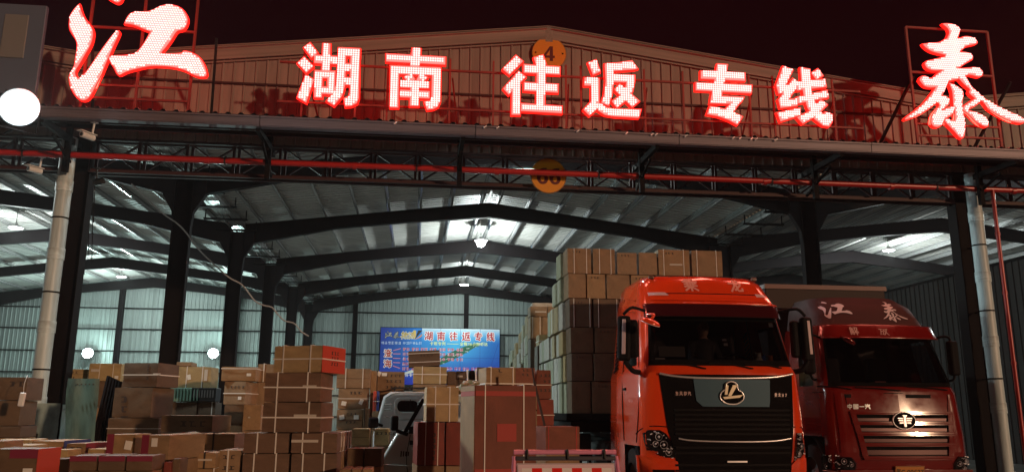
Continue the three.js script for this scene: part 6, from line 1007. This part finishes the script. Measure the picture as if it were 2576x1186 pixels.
// ---------- banner on the far wall ----------
{
  const z = -52.2, a = at(958, 825, z), b = at(1257, 826, z), w = b.x - a.x, y1 = (a.y + b.y) / 2, h = 3.55;
  const t = thing('banner', 'wide blue banner with red lettering and a coast photograph on the far wall', 'banner', [(a.x + b.x) / 2, y1 - h, z]);
  const tex = canvasTex(1400, 650, (c, W, H) => {
    const g = c.createLinearGradient(0, 0, W, H * 0.6); g.addColorStop(0, '#0d2f9a'); g.addColorStop(0.3, '#1f86de'); g.addColorStop(0.62, '#3fb9f0'); g.addColorStop(1, '#1763c4'); c.fillStyle = g; c.fillRect(0, 0, W, H);
    const s = c.createLinearGradient(0, 0, 0, 170); s.addColorStop(0, 'rgba(235,245,252,0.95)'); s.addColorStop(1, 'rgba(120,205,245,0)'); c.fillStyle = s; c.fillRect(480, 0, W, 170);
    const d = c.createLinearGradient(0, 300, 0, H); d.addColorStop(0, 'rgba(16,50,190,0)'); d.addColorStop(1, 'rgba(20,40,185,0.95)'); c.fillStyle = d; c.fillRect(0, 300, W, H - 300);
    c.fillStyle = '#e7e6dd'; c.beginPath(); c.moveTo(180, 560); c.quadraticCurveTo(700, 470, 1220, 150); c.lineTo(1170, 165); c.quadraticCurveTo(820, 330, 150, 560); c.fill();
    c.fillStyle = '#1d6a4d'; c.beginPath(); c.moveTo(700, 425); c.quadraticCurveTo(900, 350, 1160, 180); c.lineTo(1120, 165); c.quadraticCurveTo(860, 230, 640, 390); c.fill();
    for (let i = 0; i < 90; i++) { const u = rnd(); c.fillStyle = ['#2f8a5e', '#17553f', '#d5dccf', '#0f4634'][i % 4]; c.fillRect(700 + u * 430 + rr(-20, 20), 400 - u * 220 + rr(-26, 24), rr(6, 26), rr(4, 10)); }
    c.strokeStyle = 'rgba(10,40,140,0.55)'; c.lineWidth = 4; for (const x of [232, 470, 700, 935, 1168]) { c.beginPath(); c.moveTo(x, 0); c.lineTo(x, H); c.stroke(); } c.beginPath(); c.moveTo(0, 340); c.lineTo(W, 340); c.stroke(); c.beginPath(); c.moveTo(1380, 180); c.lineTo(1300, 430); c.stroke();
    ['hu', 'nan', 'wang', 'fan', 'zhuan', 'xian'].forEach((k, i) => inked(c, k, 510 + i * 147, 36, 104, '#c31f2e', '#ffffff', 12));
    [...'卡班专列'].forEach((ch, i) => glyph(c, ch, 575 + i * 48, 156, 40, 6, '#e9f2a6')); c.fillStyle = '#e9f2a6'; c.fillRect(775, 175, 138, 6);
    [...'全程'].forEach((ch, i) => glyph(c, ch, 930 + i * 46, 156, 40, 6, '#e9f2a6')); c.font = 'bold 44px sans-serif'; c.fillText('16', 1022, 194); [...'小时必达'].forEach((ch, i) => glyph(c, ch, 1078 + i * 46, 156, 40, 6, '#e9f2a6'));
    c.save(); c.transform(1, 0, -0.22, 1, 30, 0); inked(c, 'jiang', 40, 44, 84, '#b9b4a6', '#2a2a2a', 9); inked(c, 'tai', 132, 44, 84, '#b9b4a6', '#2a2a2a', 9); for (const [ch, x] of [['物', 222], ['流', 306]]) { glyph(c, ch, x, 44, 84, 17, '#f2eee0'); glyph(c, ch, x, 44, 84, 9, '#c9a23c'); } c.restore();
    c.fillStyle = '#e6c26a'; c.beginPath(); c.moveTo(378, 26); c.lineTo(410, 26); c.lineTo(412, 100); c.lineTo(396, 122); c.fill(); c.fillStyle = '#1b1410'; c.beginPath(); c.moveTo(436, 26); c.lineTo(484, 26); c.quadraticCurveTo(450, 70, 408, 120); c.lineTo(400, 124); c.fill(); c.fillStyle = '#f0a05a'; c.beginPath(); c.moveTo(482, 66); c.lineTo(480, 92); c.quadraticCurveTo(450, 120, 384, 140); c.quadraticCurveTo(440, 110, 482, 66); c.fill();
    const tiny = (x, y, n, s, col) => { for (let i = 0; i < n; i++) { c.strokeStyle = col; c.lineWidth = s * 0.13; for (let k = 0; k < 5; k++) { c.beginPath(); const hor = k % 2; const p = rr(0.12, 0.9) * s; c.moveTo(x + i * s * 1.15 + (hor ? 0.1 * s : p), y + (hor ? p : 0.1 * s)); c.lineTo(x + i * s * 1.15 + (hor ? 0.95 * s : p), y + (hor ? p : 0.95 * s)); c.stroke(); } } };
    tiny(8, 158, 6, 34, '#cfd8e8'); tiny(262, 158, 6, 32, '#cfe0f4');
    for (const [i, ch] of [[0, '澄'], [1, '海']]) { glyph(c, ch, 48, 250 + i * 118, 88, 22, '#ffffff'); glyph(c, ch, 48, 250 + i * 118, 88, 11, '#c6402c'); }
    c.strokeStyle = '#e790a8'; c.lineWidth = 11; for (const [p1, p2] of [[262, 240], [300, 300], [352, 352], [400, 402], [440, 462]]) { c.beginPath(); c.moveTo(158, p1); c.lineTo(232, p2); c.stroke(); }
    for (let r = 0; r < 5; r++) { for (let k = 0; k < 7 - (r > 2 ? 3 : 0); k++) { tiny(262 + k * 104, 226 + r * 56, 2, 38, '#f2dbe4'); tiny(262 + k * 104, 226 + r * 56, 2, 38, '#d8677e'); } }
    for (let k = 0; k < 6; k++) { tiny(770 + k * 98, 446, 2, 36, '#f2dbe4'); tiny(770 + k * 98, 446, 2, 36, '#c04a8a'); }
    tiny(250, 520, 18, 40, '#f0e6ee');
  });
  const pg = new THREE.PlaneGeometry(w, h, 12, 4), q = pg.attributes.position; for (let i = 0; i < q.count; i++) q.setZ(i, 0.02 * Math.sin(q.getX(i) * 3)); pg.computeVertexNormals(); pg.translate(0, h / 2, 0);
  mk('sheet', pg, new THREE.MeshStandardMaterial({ map: tex, roughness: 0.45, side: THREE.DoubleSide }), t);
  mk('frame', [box(w + 0.08, 0.06, 0.06, 0, h + 0.01, -0.06), box(w + 0.08, 0.06, 0.06, 0, 0, -0.06), box(0.06, h, 0.06, -w / 2, h / 2, -0.06), box(0.06, h, 0.06, w / 2, h / 2, -0.06), ...[-0.25, 0, 0.25].map((f) => box(0.05, h, 0.05, f * w, h / 2, -0.07))], M.steel, t);
}

renderer.render(scene, camera);
